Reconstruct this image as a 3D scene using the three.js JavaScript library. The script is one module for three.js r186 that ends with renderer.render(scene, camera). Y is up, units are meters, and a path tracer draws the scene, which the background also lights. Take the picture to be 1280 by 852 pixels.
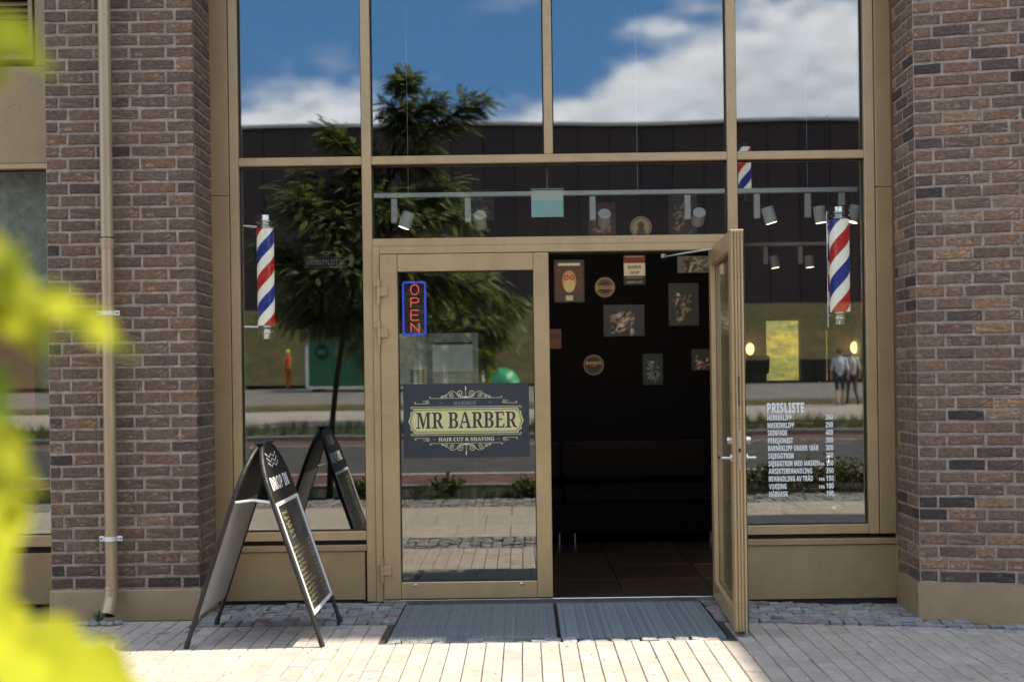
import * as THREE from 'three';
import { mergeGeometries } from 'three/addons/utils/BufferGeometryUtils.js';
import { ConvexGeometry } from 'three/addons/geometries/ConvexGeometry.js';
import { TextGeometry } from 'three/addons/geometries/TextGeometry.js';
import { FontLoader } from 'three/addons/loaders/FontLoader.js';
import { MarchingCubes } from 'three/addons/objects/MarchingCubes.js';

// ---------------------------------------------------------------- camera, sky, sun, exposure
const scene = new THREE.Scene();
const camera = new THREE.PerspectiveCamera(2 * Math.atan(426 / 1470) * 180 / Math.PI, 1280 / 852, 0.05, 900);
camera.position.set(0, 1.42, 7.5);
camera.rotation.set(0, 0, -0.0136);
camera.setViewOffset(1280, 852, -15, -43, 1280, 852);
camera.focus = 7.4;
camera.userData.fStop = 1.8;

const renderer = new THREE.WebGLRenderer({ antialias: true });
renderer.toneMapping = THREE.LinearToneMapping;
renderer.toneMappingExposure = 3.05;
renderer.shadowMap.enabled = true;

const sunTo = new THREE.Vector3(0.72, 1, -0.039).normalize();
const sun = new THREE.DirectionalLight(new THREE.Color(1, 0.89, 0.70), 4.0);
sun.position.copy(sunTo).multiplyScalar(60);
sun.target.position.set(0, 0, 0);
sun.castShadow = true;
Object.assign(sun.shadow.camera, { left: -50, right: 50, top: 50, bottom: -50, near: 1, far: 160 });
sun.shadow.mapSize.set(4096, 4096);
scene.add(sun, sun.target);

// seeded random and periodic value noise
function rng(seed) { let a = seed >>> 0; return () => { a = (a + 0x6d2b79f5) | 0; let t = Math.imul(a ^ (a >>> 15), 1 | a); t = (t + Math.imul(t ^ (t >>> 7), 61 | t)) ^ t; return ((t ^ (t >>> 14)) >>> 0) / 4294967296; }; }
const hash = (x, y, s) => { let h = Math.imul(x, 374761393) + Math.imul(y, 668265263) + Math.imul(s, 982451653); h = Math.imul(h ^ (h >>> 13), 1274126177); return ((h ^ (h >>> 16)) >>> 0) / 4294967296; };
const mod = (a, n) => ((a % n) + n) % n;
function vnoise(x, y, px, py, s) {
  const ix = Math.floor(x), iy = Math.floor(y), fx = x - ix, fy = y - iy, u = fx * fx * (3 - 2 * fx), v = fy * fy * (3 - 2 * fy);
  const h = (a, b) => hash(mod(ix + a, px), mod(iy + b, py), s);
  return (h(0, 0) * (1 - u) + h(1, 0) * u) * (1 - v) + (h(0, 1) * (1 - u) + h(1, 1) * u) * v;
}
function fbm(x, y, px, py, s, oct = 5) {
  let a = 0.5, t = 0, n = 0;
  for (let o = 0; o < oct; o++) { t += a * vnoise(x, y, px, py, s + o); n += a; a *= 0.5; x *= 2; y *= 2; px *= 2; py *= 2; }
  return t / n;
}
const sstep = (a, b, x) => { const t = Math.min(1, Math.max(0, (x - a) / (b - a))); return t * t * (3 - 2 * t); };
const mix = (a, b, t) => a + (b - a) * t;

// the sky: blue with banks of cumulus round the horizon and thin wisps above
{
  const W = 2048, H = 1024, data = new Float32Array(W * H * 4);
  for (let r = 0; r < H; r++) {
    const el = ((r + 0.5) / H - 0.5) * 180, e = Math.max(0, el);
    const g = Math.exp(-e / 16);
    for (let c = 0; c < W; c++) {
      const phi = ((c + 0.5) / W - 0.5) * 2 * Math.PI;                 // atan2(z, x)
      const az = 90 - phi * 180 / Math.PI;                             // 0 towards +z, growing towards +x
      let R = mix(0.065, 0.13, g), G = mix(0.175, 0.305, g), B = mix(0.38, 0.60, g);
      const u = (c + 0.5) / W * 64, v = el * 0.36;
      const n = fbm(u * 1.6, v * 2.2, 102, 128, 11, 6) - 0.5, n2 = fbm(u * 4, v * 5, 256, 512, 31, 5) - 0.5;
      const top = 14.3 + 2.2 * Math.sin((az - 1) * Math.PI / 30) + 1.3 * Math.cos((az + 12) * Math.PI / 12);
      const d = top + n * 4.5 + n2 * 1.6 - el;
      let a = sstep(-0.9, 2.0, d) * (0.93 + 0.2 * n2);
      const wisp = sstep(0.56, 0.82, fbm(u * 0.7 + el * 0.02, v * 1.4, 45, 64, 57, 6)) * 0.5 * sstep(3, 12, el);
      const hi = sstep(0.38, 0.58, fbm(u * 0.5, v * 0.9, 32, 64, 77, 6)) * sstep(19, 30, el) * 0.88;
      a = Math.max(a, wisp * 0.6, hi);
      const lit = sstep(0, 5, d) , body = 0.86 + 0.5 * (n2 + n);
      const cr = mix(0.90, 0.66, lit) * body + 0.1, cg = mix(0.90, 0.70, lit) * body + 0.1, cb = mix(0.91, 0.76, lit) * body + 0.1;
      R = mix(R, cr, a); G = mix(G, cg, a); B = mix(B, cb, a);
      const i = (r * W + c) * 4;
      data[i] = el < 0 ? 0.3 : R; data[i + 1] = el < 0 ? 0.3 : G; data[i + 2] = el < 0 ? 0.3 : B; data[i + 3] = 1;
    }
  }
  const t = new THREE.DataTexture(data, W, H, THREE.RGBAFormat, THREE.FloatType);
  t.mapping = THREE.EquirectangularReflectionMapping; t.magFilter = THREE.LinearFilter; t.needsUpdate = true;
  scene.background = t; scene.environment = t;
}

// ---------------------------------------------------------------- helpers
const taken = {};
const numbered = (n) => { const k = taken[n] ?? 0; taken[n] = k + 1; return k ? `${n}_${String(k).padStart(3, '0')}` : n; };
function tag(o, label, category, group) { o.userData.label = label; o.userData.category = category; if (group) o.userData.group = group; return o; }
function thing(name, label, category, pos = [0, 0, 0], turn = 0, group) {
  const o = new THREE.Group(); o.name = numbered(name); o.position.set(...pos); o.rotation.y = turn; scene.add(o);
  return tag(o, label, category, group);
}
function setting(name) { const o = new THREE.Group(); o.name = numbered(name); o.userData.kind = 'structure'; scene.add(o); return o; }
function add(name, geo, mat, parent = scene, pos, rot) {
  const m = new THREE.Mesh(geo, mat); m.name = parent === scene ? numbered(name) : name; m.castShadow = m.receiveShadow = true;
  if (pos) m.position.set(...pos); if (rot) m.rotation.set(...rot);
  parent.add(m); return m;
}
function part(name, parent, pos = [0, 0, 0], rot) { const o = new THREE.Group(); o.name = name; o.position.set(...pos); if (rot) o.rotation.set(...rot); parent.add(o); return o; }
function stuff(o) { o.userData.kind = 'stuff'; return o; }
function boxUV(g, k = 1, ou = 0, ov = 0) {                               // uv in metres, by the way each face points
  if (g.index) g = g.toNonIndexed();
  const p = g.attributes.position, uv = new Float32Array(p.count * 2), a = new THREE.Vector3(), b = new THREE.Vector3(), c = new THREE.Vector3();
  for (let i = 0; i < p.count; i += 3) {
    a.fromBufferAttribute(p, i); b.fromBufferAttribute(p, i + 1).sub(a); c.fromBufferAttribute(p, i + 2).sub(a); b.cross(c);
    const x = Math.abs(b.x), y = Math.abs(b.y), z = Math.abs(b.z);
    for (let j = 0; j < 3; j++) {
      const q = i + j, [s, t] = x >= y && x >= z ? [p.getZ(q), p.getY(q)] : y >= z ? [p.getX(q), p.getZ(q)] : [p.getX(q), p.getY(q)];
      uv[q * 2] = s * k + ou; uv[q * 2 + 1] = t * k + ov;
    }
  }
  g.setAttribute('uv', new THREE.BufferAttribute(uv, 2)); return g;
}
const boxCache = new Map();
function cbox(w, h, d, c = 0.003) {                                       // chamfered box about its centre
  const key = [w, h, d, c].map((v) => v.toFixed(4)).join();
  if (!boxCache.has(key)) {
    const pts = []; const W = w / 2, H = h / 2, D = d / 2; c = Math.min(c, W * 0.45, H * 0.45, D * 0.45);
    for (const x of [-1, 1]) for (const y of [-1, 1]) for (const z of [-1, 1]) pts.push(new THREE.Vector3(x * W, y * (H - c), z * (D - c)), new THREE.Vector3(x * (W - c), y * H, z * (D - c)), new THREE.Vector3(x * (W - c), y * (H - c), z * D));
    boxCache.set(key, boxUV(new ConvexGeometry(pts)));
  }
  return boxCache.get(key);
}
function span(x0, x1, y0, y1, z0, z1, c = 0.003) { return cbox(x1 - x0, y1 - y0, z1 - z0, c).clone().translate((x0 + x1) / 2, (y0 + y1) / 2, (z0 + z1) / 2); }
function bar(name, parent, mat, x0, x1, y0, y1, z0, z1, c) { return add(name, cbox(x1 - x0, y1 - y0, z1 - z0, c), mat, parent, [(x0 + x1) / 2, (y0 + y1) / 2, (z0 + z1) / 2]); }
const V = (x, y, z) => new THREE.Vector3(x, y, z);
function tube(pts, r, seg = 24, rad = 8, closed = false, tension = 0.5) { return boxless(new THREE.TubeGeometry(new THREE.CatmullRomCurve3(pts.map((p) => p.isVector3 ? p : V(...p)), closed, 'catmullrom', tension), seg, r, rad, closed)); }
function boxless(g) { return g; }
function rod(a, b, r, r2 = r, rad = 10) {                                 // straight tapered rod between two points
  a = a.isVector3 ? a : V(...a); b = b.isVector3 ? b : V(...b);
  const l = a.distanceTo(b), g = new THREE.CylinderGeometry(r2, r, l, rad);
  g.applyQuaternion(new THREE.Quaternion().setFromUnitVectors(V(0, 1, 0), b.clone().sub(a).normalize())); g.translate((a.x + b.x) / 2, (a.y + b.y) / 2, (a.z + b.z) / 2);
  return g;
}
const merge = (list) => mergeGeometries(list.map((g) => { const n = g.index ? g.toNonIndexed() : g.clone(); for (const k of Object.keys(n.attributes)) if (!['position', 'normal', 'uv'].includes(k)) n.deleteAttribute(k); return n; }));
function tex(w, h, f, srgb, rep) {                                        // f(x, y) -> [r, g, b] or number, 0..1
  const d = new Uint8Array(w * h * 4);
  for (let y = 0; y < h; y++) for (let x = 0; x < w; x++) { const v = f(x, y), i = (y * w + x) * 4; for (let c = 0; c < 3; c++) d[i + c] = Math.max(0, Math.min(255, Math.round(255 * (v.length ? v[c] : v)))); d[i + 3] = 255; }
  const t = new THREE.DataTexture(d, w, h); t.wrapS = t.wrapT = THREE.RepeatWrapping; t.magFilter = THREE.LinearFilter; t.minFilter = THREE.LinearMipmapLinearFilter; t.generateMipmaps = true;
  if (srgb) t.colorSpace = THREE.SRGBColorSpace; if (rep) t.repeat.set(rep, rep); t.needsUpdate = true; return t;
}
function paint(w, h, f) {                                                 // printed matter
  const c = document.createElement('canvas'); c.width = w; c.height = h; f(c.getContext('2d'), w, h);
  const t = new THREE.CanvasTexture(c); t.colorSpace = THREE.SRGBColorSpace; t.anisotropy = 8; return t;
}
const lin = (r, g, b) => new THREE.Color().setRGB(r, g, b);
const std = (color, roughness, o = {}) => new THREE.MeshStandardMaterial({ color: Array.isArray(color) ? lin(...color) : color, roughness, ...o });
const R0 = rng(20240611);
const rr = (a, b, r = R0) => a + (b - a) * r();

// ---------------------------------------------------------------- textures and materials
// brick: fired clay with drag marks, pits and pale smears; 0.5 m square
const texBrick = tex(512, 512, (x, y) => {
  const f = fbm(x / 16, y / 8, 32, 64, 3, 5), p = fbm(x / 4, y / 4, 128, 128, 9, 2), s = fbm(x / 64, y / 32, 8, 16, 21, 5);
  let v = 0.66 + 0.36 * (f - 0.5) + 0.26 * (p - 0.5); const pit = sstep(0.74, 0.84, p) * 0.24, pale = sstep(0.60, 0.74, s) * sstep(0.40, 0.65, f) * 0.18;
  v -= pit; return [v + pale, v * 0.985 + pale * 0.97, v * 0.97 + pale * 0.94];
}, true, 2);
const texBrickBump = tex(512, 512, (x, y) => { const f = fbm(x / 16, y / 8, 32, 64, 3, 5), p = fbm(x / 4, y / 4, 128, 128, 9, 2); return 0.5 + 0.6 * (f - 0.5) + 0.4 * (p - 0.5) - 0.4 * sstep(0.74, 0.84, p); }, false, 2);
const texGrit = tex(256, 256, (x, y) => { const p = fbm(x / 3, y / 3, 256 / 3 | 0, 85, 5, 3), q = fbm(x / 32, y / 32, 8, 8, 6, 4); const v = 0.78 + 0.3 * (p - 0.5) + 0.3 * (q - 0.5); return [v, v, v]; }, true, 3);
const texGritBump = tex(256, 256, (x, y) => fbm(x / 3, y / 3, 85, 85, 5, 3), false, 3);
// concrete paver: fine aggregate with blotches
const texPaver = tex(512, 512, (x, y) => { const p = vnoise(x / 2, y / 2, 256, 256, 41), q = fbm(x / 40, y / 40, 12, 12, 43, 5), st = sstep(0.62, 0.8, fbm(x / 18, y / 18, 28, 28, 47, 4)); const v = 0.84 + 0.12 * (p - 0.5) + 0.18 * (q - 0.5) - 0.05 * st; return [v, v * 0.985, v * 0.965]; }, true, 2);
const texPaverBump = tex(512, 512, (x, y) => 0.6 * vnoise(x / 2, y / 2, 256, 256, 41) + 0.4 * fbm(x / 12, y / 12, 42, 42, 45, 3), false, 2);
const texGranite = tex(256, 256, (x, y) => { const p = vnoise(x / 2.5, y / 2.5, 102, 102, 51), q = fbm(x / 20, y / 20, 12, 12, 53, 4); const v = 0.72 + 0.5 * (p - 0.5) + 0.3 * (q - 0.5); return [v, v, v]; }, true, 4);
// powder-coated metal: faint dust and wipe marks
const texMetal = tex(1024, 1024, (x, y) => {
  const q = fbm(x / 100, y / 100, 10, 10, 61, 6), p = vnoise(x, y, 1024, 1024, 62), sp = fbm(x / 7, y / 7, 146, 146, 64, 3), pa = fbm(x / 64, y / 90, 16, 11, 65, 5), sc = vnoise(x / 40, y / 1.5, 25, 682, 68);
  const speck = sstep(0.73, 0.80, sp) * sstep(0.45, 0.65, pa) * 0.22, scuff = sstep(0.975, 0.99, sc) * sstep(0.5, 0.6, pa) * 0.12;
  const v = 0.93 + 0.10 * (q - 0.5) + 0.02 * (p - 0.5) - speck + scuff; return [v, v * 0.995, v * 0.985]; }, true, 1);
const texMetalRough = tex(512, 512, (x, y) => { const q = fbm(x / 60, y / 60, 8, 8, 66, 6); return 0.8 + 0.4 * (q - 0.5); }, false, 1);
const texAsphalt = tex(512, 512, (x, y) => { const p = vnoise(x / 2, y / 2, 256, 256, 71), q = fbm(x / 64, y / 64, 8, 8, 72, 5); const v = 0.7 + 0.3 * (p - 0.5) + 0.35 * (q - 0.5); return [v, v, v]; }, true, 0.5);
const texGrass = tex(1024, 1024, (x, y) => { const p = vnoise(x / 2, y / 3, 512, 341, 81), q = fbm(x / 24, y / 24, 42, 42, 82, 5), s = fbm(x / 128, y / 128, 8, 8, 83, 5); const v = 0.55 + 0.5 * (p - 0.5) + 0.5 * (q - 0.5), d = sstep(0.45, 0.7, s) * 0.25; return [v + d * 0.6, v * 0.97 + d * 0.25, v * 0.85]; }, true, 0.125);

const matMortar = std([0.49, 0.405, 0.32], 1, { map: texGrit, bumpMap: texGritBump, bumpScale: 0.003 });
const brickTones = [[0.150, 0.108, 0.090], [0.160, 0.113, 0.092], [0.140, 0.103, 0.088], [0.170, 0.120, 0.097], [0.128, 0.095, 0.084], [0.158, 0.118, 0.100], [0.182, 0.126, 0.100], [0.096, 0.075, 0.070], [0.225, 0.170, 0.138], [0.056, 0.047, 0.047], [0.235, 0.165, 0.122], [0.145, 0.102, 0.084]];
const matBricks = brickTones.map((c) => std([c[0] * 2.12, c[1] * 1.94, c[2] * 1.58], 0.95, { map: texBrick, bumpMap: texBrickBump, bumpScale: 0.004 }));
const matTanBricks = brickTones.map((c, i) => std(i === 9 || i === 7 ? [c[0] * 2.3, c[1] * 2.1, c[2] * 1.8] : [c[0] * 2.62, c[1] * 2.36, c[2] * 1.92], 0.95, { map: texBrick, bumpMap: texBrickBump, bumpScale: 0.004 }));
const matFrame = std([0.53, 0.385, 0.205], 0.42, { map: texMetal, roughness: 0.48, roughnessMap: texMetalRough, metalness: 0.35 });
const matPanel = std([0.385, 0.275, 0.140], 0.5, { map: texMetal, roughnessMap: texMetalRough, metalness: 0.2 });
const matGroove = std([0.25, 0.18, 0.10], 0.6);
const matPlinth = std([0.37, 0.275, 0.165], 0.6, { map: texMetal, roughnessMap: texMetalRough, metalness: 0.1 });
const matGasket = std([0.012, 0.012, 0.012], 0.7);
const matSteel = std([0.62, 0.62, 0.60], 0.28, { metalness: 1 });
const matZinc = std([0.72, 0.73, 0.73], 0.45, { metalness: 0.4 });
const matChrome = std([0.80, 0.80, 0.80], 0.08, { metalness: 1 });
const matBlackSteel = std([0.010, 0.009, 0.009], 0.55);
const matGlass = new THREE.MeshPhysicalMaterial({ color: lin(0.93, 0.95, 0.93), roughness: 0, transmission: 1, thickness: 0, ior: 2.25 });
const paverTones = [[0.50, 0.463, 0.425], [0.475, 0.44, 0.40], [0.52, 0.48, 0.44], [0.465, 0.425, 0.385], [0.50, 0.455, 0.41], [0.42, 0.39, 0.37]];
const matPavers = paverTones.map((c) => std(c, 0.92, { map: texPaver, bumpMap: texPaverBump, bumpScale: 0.0015 }));
const matBedding = std([0.10, 0.09, 0.08], 1, { map: texGrit, bumpMap: texGritBump, bumpScale: 0.004 });
const matSett = std([0.42, 0.42, 0.43], 0.85, { map: texGranite });
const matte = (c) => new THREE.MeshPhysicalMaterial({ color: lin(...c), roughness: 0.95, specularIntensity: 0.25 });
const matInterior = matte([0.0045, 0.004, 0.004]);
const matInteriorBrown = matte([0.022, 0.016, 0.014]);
const matWhitePaint = std([0.75, 0.74, 0.71], 0.45);

// ---------------------------------------------------------------- ground, street (z grows away from the shop)
const street = setting('ground');
{
  // the base sheet: level by the shop, then climbing gently behind the road to the horizon
  const W = 700, zs = [-40, -20, 0, 10, 20, 32, 45, 70, 150, 600], pos = [], uv = [], idx = [];
  zs.forEach((z, i) => { const y = z <= 20 ? -0.16 : -0.16 + 0.036 * (Math.min(z, 45) - 20); for (const x of [-W, W]) { pos.push(x, y, z); uv.push(x, z); } if (i) { const a = i * 2; idx.push(a - 2, a, a - 1, a - 1, a, a + 1); } });
  const g = new THREE.BufferGeometry(); g.setAttribute('position', new THREE.Float32BufferAttribute(pos, 3)); g.setAttribute('uv', new THREE.Float32BufferAttribute(uv, 2)); g.setIndex(idx); g.computeVertexNormals();
  add('ground_sheet', g, std([0.10, 0.095, 0.085], 1, { map: texAsphalt }), street);
}
const gy = (z) => (z <= 20 ? 0 : 0.036 * (Math.min(z, 45) - 20));
function strip(name, z0, z1, y, mat, x0 = -60, x1 = 60, kind = 'structure') {       // a flat band of the street following the slope
  const pos = [], uv = [], idx = []; const n = 2;
  for (let i = 0; i <= n; i++) { const z = mix(z0, z1, i / n); for (const x of [x0, x1]) { pos.push(x, gy(z) + y, z); uv.push(x, z); } if (i) { const a = i * 2; idx.push(a - 2, a, a - 1, a - 1, a, a + 1); } }
  const g = new THREE.BufferGeometry(); g.setAttribute('position', new THREE.Float32BufferAttribute(pos, 3)); g.setAttribute('uv', new THREE.Float32BufferAttribute(uv, 2)); g.setIndex(idx); g.computeVertexNormals();
  const m = add(name, g, mat); m.userData.kind = kind; return m;
}
const pavement = setting('pavement'); let paverCover;
const fall = (x) => (x > 0.9 ? -0.04 * (x - 0.9) : 0);                        // the pavement falls a little along the shop
const inPier = (x, z) => (x < -1.93 && z < 0.52) || (x > 2.33 && z < 0.50 + 0.2126 * (x - 2.355));
{ const pts = []; for (const [x, y] of [[-14, -0.014], [0.9, -0.014], [3.9, -0.134], [14, -0.134]]) for (const z of [-0.3, 2.25]) pts.push(V(x, y, z)); const g = new THREE.BufferGeometry(), o = []; for (let i = 0; i < 6; i += 2) for (const k of [i, i + 1, i + 2, i + 1, i + 3, i + 2]) o.push(...pts[k].toArray()); g.setAttribute('position', new THREE.Float32BufferAttribute(o, 3)); g.computeVertexNormals(); add('bedding', boxUV(g), matBedding, pavement); }
add('bedding', span(-14, 14, -0.09, -0.014, 2.25, 6.2), matBedding, pavement);
{ // running pavers, long side away from the shop
  const W = 0.0965, L = 0.236, J = 0.0045, variants = [];
  for (let i = 0; i < 5; i++) variants.push(boxUV(cbox(W - J, 0.05, L - J, 0.003).clone(), 1, i * 0.37, i * 0.61));
  const cuts = [0.16, 0.10].map((l, i) => boxUV(cbox(W - J, 0.05, l - J, 0.003).clone(), 1, i * 0.23, i * 0.41));
  const list = [];
  const r = rng(5);
  for (let k = -30; k <= 30; k++) {
    const x = k * W + 0.02;
    const z0 = x > -0.80 && x < 1.12 ? 1.24 : x < -1.93 ? 0.56 : x > 2.33 ? Math.max(0.75, 0.60 + 0.2126 * (x - 2.355)) : 0.75;
    let z = z0, l = [L, 0.16, 0.10][mod(k * 5, 3)];
    while (z < 2.20) { if (z + l > 2.27) l = Math.max(0.10, 2.262 - z); const g = l > 0.2 ? L : l > 0.13 ? 0.16 : 0.10; list.push({ x, z: z + g / 2, l: g, r: r() }); z += g; l = L; }
  }
  // biggest in the picture: nearest to the camera, inside the view
  const covered = (x, z) => list.some((p) => Math.abs(p.x - x) < 0.05 && Math.abs(p.z - z) < p.l / 2 - 0.01);
  pavement.userData.kind = 'structure'; paverCover = covered;
  const seen = list.map((p) => ({ ...p, d: (Math.abs(p.x) < 0.47 * (7.5 - p.z) && p.z < 2.15 ? 0 : 100) + (7.5 - p.z) })).sort((a, b) => a.d - b.d);
  const rest = [];
  seen.forEach((p, i) => {
    const g = p.l > 0.2 ? variants[i % 5] : p.l > 0.13 ? cuts[0] : cuts[1], dy = rr(-0.0015, 0.0015), mt = matPavers[Math.floor(p.r * 5.35) % 6];
    const rot = [rr(-0.004, 0.004), 0, rr(-0.006, 0.006) + (p.x > 0.9 ? -0.04 : 0)], yy = -0.025 + dy + fall(p.x);
    if (i < 300) add('paver', g, mt, pavement, [p.x, yy, p.z], rot);
    else rest.push(g.clone().translate(p.x, yy, p.z));
  });
  stuff(add('paver_field', merge(rest), matPavers[0], pavement));
}
{ // large slabs further out
  const g = [0, 1, 2].map((i) => boxUV(cbox(0.494, 0.06, 0.777, 0.004).clone(), 1, i * 0.31, i * 0.17));
  for (let k = -12; k <= 14; k++) for (let j = 0; j < 3; j++) add('slab', g[(k + j + 30) % 3], matPavers[(k * 5 + j * 3 + 60) % 5], pavement, [k * 0.5 + 0.11 + (j % 2) * 0.25, -0.03 + rr(-0.001, 0.001), 3.345 + j * 0.783]);
}
// rough granite setts: band along the shop, and two bands in the pavement
function settGeo(seed) {
  const r = rng(seed), pts = [];
  for (let i = 0; i < 8; i++) pts.push(V((i & 1 ? 1 : -1) * rr(0.036, 0.046, r), i & 2 ? rr(-0.004, 0.004, r) : -0.06, (i & 4 ? 1 : -1) * rr(0.036, 0.046, r)));
  for (let i = 0; i < 5; i++) { const a = r() * 6.28; pts.push(V(Math.cos(a) * 0.026, rr(0.001, 0.006, r), Math.sin(a) * 0.026)); }
  return boxUV(new ConvexGeometry(pts), 1, r(), r());
}
const settGeos = [1, 2, 3, 4, 5, 6].map(settGeo);
function setts(name, places, tint) {
  const by = settGeos.map(() => []); const r = rng(77);
  places.forEach((p) => by[Math.floor(r() * 6)].push(p));
  by.forEach((l, i) => {
    if (!l.length) return;
    const m = new THREE.InstancedMesh(settGeos[i], matSett, l.length), q = new THREE.Object3D(); m.name = name; m.castShadow = m.receiveShadow = true;
    l.forEach((p, k) => { q.position.set(p[0] + rr(-0.006, 0.006, r), rr(-0.008, 0.001, r) + (p[1] < 2 ? fall(p[0]) : 0), p[1] + rr(-0.006, 0.006, r)); q.rotation.set(rr(-0.08, 0.08, r), Math.floor(r() * 4) * Math.PI / 2 + rr(-0.12, 0.12, r), rr(-0.08, 0.08, r)); q.scale.set(rr(0.85, 1.1, r), 1, rr(0.85, 1.1, r)); q.updateMatrix(); m.setMatrixAt(k, q.matrix); const t = rr(0.72, 1.12, r), w = r(); m.setColorAt(k, w < 0.06 ? lin(t, t * 0.72, t * 0.66) : w < 0.14 ? lin(t * 0.8, t * 0.84, t * 0.7) : lin(t, t * 0.99, t * 0.98)); });
    stuff(m); pavement.add(m);
  });
}
{
  const near = [], far = [];
  for (let x = -2.9; x < 3.6; x += 0.084) for (let z = 0.12; z < 1.25; z += 0.088) {
    if (inPier(x, z) || (x > -0.78 && x < 1.10) || paverCover(x, z + 0.035)) continue; near.push([x, z]);
  }
  for (let x = -0.72; x < 1.08; x += 0.086) near.push([x, 1.195]);
  for (let x = -6.5; x < 7.5; x += 0.092) { for (let z = 2.31; z < 2.92; z += 0.094) far.push([x, z]); for (let z = 5.36; z < 6.16; z += 0.094) far.push([x, z]); }
  setts('sett', near); setts('sett', far);
}
{ // trodden gum and grit on the pavers
  const r = rng(64), l = []; for (let i = 0; i < 26; i++) { const x = rr(-2.2, 2.4, r), z = rr(1.0, 2.1, r), q = rr(0.006, 0.016, r); if (x > -0.8 && x < 1.12 && z < 1.26) continue; l.push(new THREE.CylinderGeometry(q * 0.8, q, 0.0016, 9).scale(1, 1, rr(0.6, 1, r)).rotateY(r() * 6).translate(x, fall(x) + 0.0016, z)); }
  for (let i = 0; i < 160; i++) { const x = rr(-2.3, 2.6, r), z = rr(0.85, 2.2, r), q = rr(0.0015, 0.004, r); if (x > -0.8 && x < 1.12 && z < 1.26) continue; l.push(new THREE.IcosahedronGeometry(q, 0).translate(x, fall(x) + q * 0.4 + 0.001, z)); }
  stuff(add('gum_and_grit', merge(l), std([0.16, 0.145, 0.13], 0.95), pavement));
}
// planting bed, bike lanes, road
const matSoil = std([0.035, 0.028, 0.02], 1, { map: texGrit });
strip('planting_bed', 6.2, 7.8, -0.03, matSoil);
add('kerb', span(-40, 40, -0.1, 0.02, 7.78, 7.90, 0.01), std([0.40, 0.39, 0.38], 0.9, { map: texGranite }), street);
const matRedAsphalt = std([0.19, 0.085, 0.065], 0.95, { map: texAsphalt });
const matAsphalt = std([0.085, 0.083, 0.082], 0.95, { map: texAsphalt });
const matLine = std([0.72, 0.72, 0.70], 0.8, { map: texGrit });
strip('bike_lane', 7.9, 9.85, -0.02, matRedAsphalt);
strip('painted_line', 9.85, 10.0, -0.014, matLine);
strip('road', 9.84, 17.4, -0.024, matAsphalt);
strip('painted_line', 17.15, 17.3, -0.016, matLine);
strip('bike_lane', 17.4, 19.2, -0.016, matRedAsphalt);
add('kerb', span(-60, 60, -0.1, 0.10, 19.2, 19.4, 0.01), std([0.42, 0.41, 0.40], 0.9, { map: texGranite }), street);
strip('far_planting_bed', 19.4, 22.8, 0.06, std([0.05, 0.05, 0.02], 1, { map: texGrit }));
strip('far_pavement', 22.8, 29.5, 0.03, std([0.42, 0.39, 0.36], 0.95, { map: texPaver }));
strip('grass_strip', 29.5, 32.5, 0.05, std([0.15, 0.16, 0.035], 1, { map: texGrass }));
strip('gravel_yard', 32.5, 46, 0.03, std([0.30, 0.28, 0.26], 1, { map: texAsphalt }));
{ // grass bank climbing to the building across the street
  const nx = 60, nz = 18, pos = [], uv = [], idx = []; 
  for (let j = 0; j <= nz; j++) for (let i = 0; i <= nx; i++) {
    const x = -70 + 140 * i / nx, t = j / nz, z = mix(45.8, 66, t), y = 0.9 + 4.9 * sstep(-0.15, 1.1, t) + 0.25 * (fbm(i * 0.5, j * 0.5, 64, 64, 91, 3) - 0.5);
    pos.push(x, y, z); uv.push(x, z); if (i && j) { const a = j * (nx + 1) + i; idx.push(a - nx - 2, a - 1, a - nx - 1, a - nx - 1, a - 1, a); }
  }
  const g = new THREE.BufferGeometry(); g.setAttribute('position', new THREE.Float32BufferAttribute(pos, 3)); g.setAttribute('uv', new THREE.Float32BufferAttribute(uv, 2)); g.setIndex(idx); g.computeVertexNormals();
  add('grass_bank', g, std([0.105, 0.115, 0.022], 1, { map: texGrass })).userData.kind = 'structure';
}

// ---------------------------------------------------------------- brick piers
function brickGeo(w, h, d, seed) {                                          // a hand-thrown brick: worn front edges, no back
  const r = rng(seed), W = w / 2, H = h / 2, c = () => rr(0.0020, 0.0075, r) + (r() < 0.12 ? 0.006 : 0), f = () => rr(-0.0008, 0.0016, r);
  const xs = [-W, -W * 0.3, W * 0.35, W], outer = [], inner = [];
  for (const x of xs) outer.push(V(x + (Math.abs(x) === W ? rr(-0.0015, 0.0015, r) : 0), -H + rr(-0.0015, 0.002, r), -0.006)); for (const x of [...xs].reverse()) outer.push(V(x, H + rr(-0.002, 0.0015, r), -0.006));
  outer.forEach((p) => inner.push(V(Math.abs(p.x) > W * 0.9 ? p.x - Math.sign(p.x) * c() : p.x, p.y - Math.sign(p.y) * c(), f())));
  const back = outer.map((p) => V(p.x, p.y, -d)), pos = [];
  const tri = (a, b, e) => pos.push(...a.toArray(), ...b.toArray(), ...e.toArray()), n = 8;
  for (let i = 0; i < 3; i++) { tri(inner[i], inner[i + 1], inner[7 - i]); tri(inner[i + 1], inner[6 - i], inner[7 - i]); }
  for (let i = 0; i < n; i++) { const j = (i + 1) % n; tri(outer[i], outer[j], inner[i]); tri(outer[j], inner[j], inner[i]); tri(back[i], back[j], outer[i]); tri(back[j], outer[j], outer[i]); }
  const g = new THREE.BufferGeometry(); g.setAttribute('position', new THREE.Float32BufferAttribute(pos, 3)); g.computeVertexNormals();
  return boxUV(g, 1, r() * 3, r() * 3);
}
const brickLib = new Map();
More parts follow.
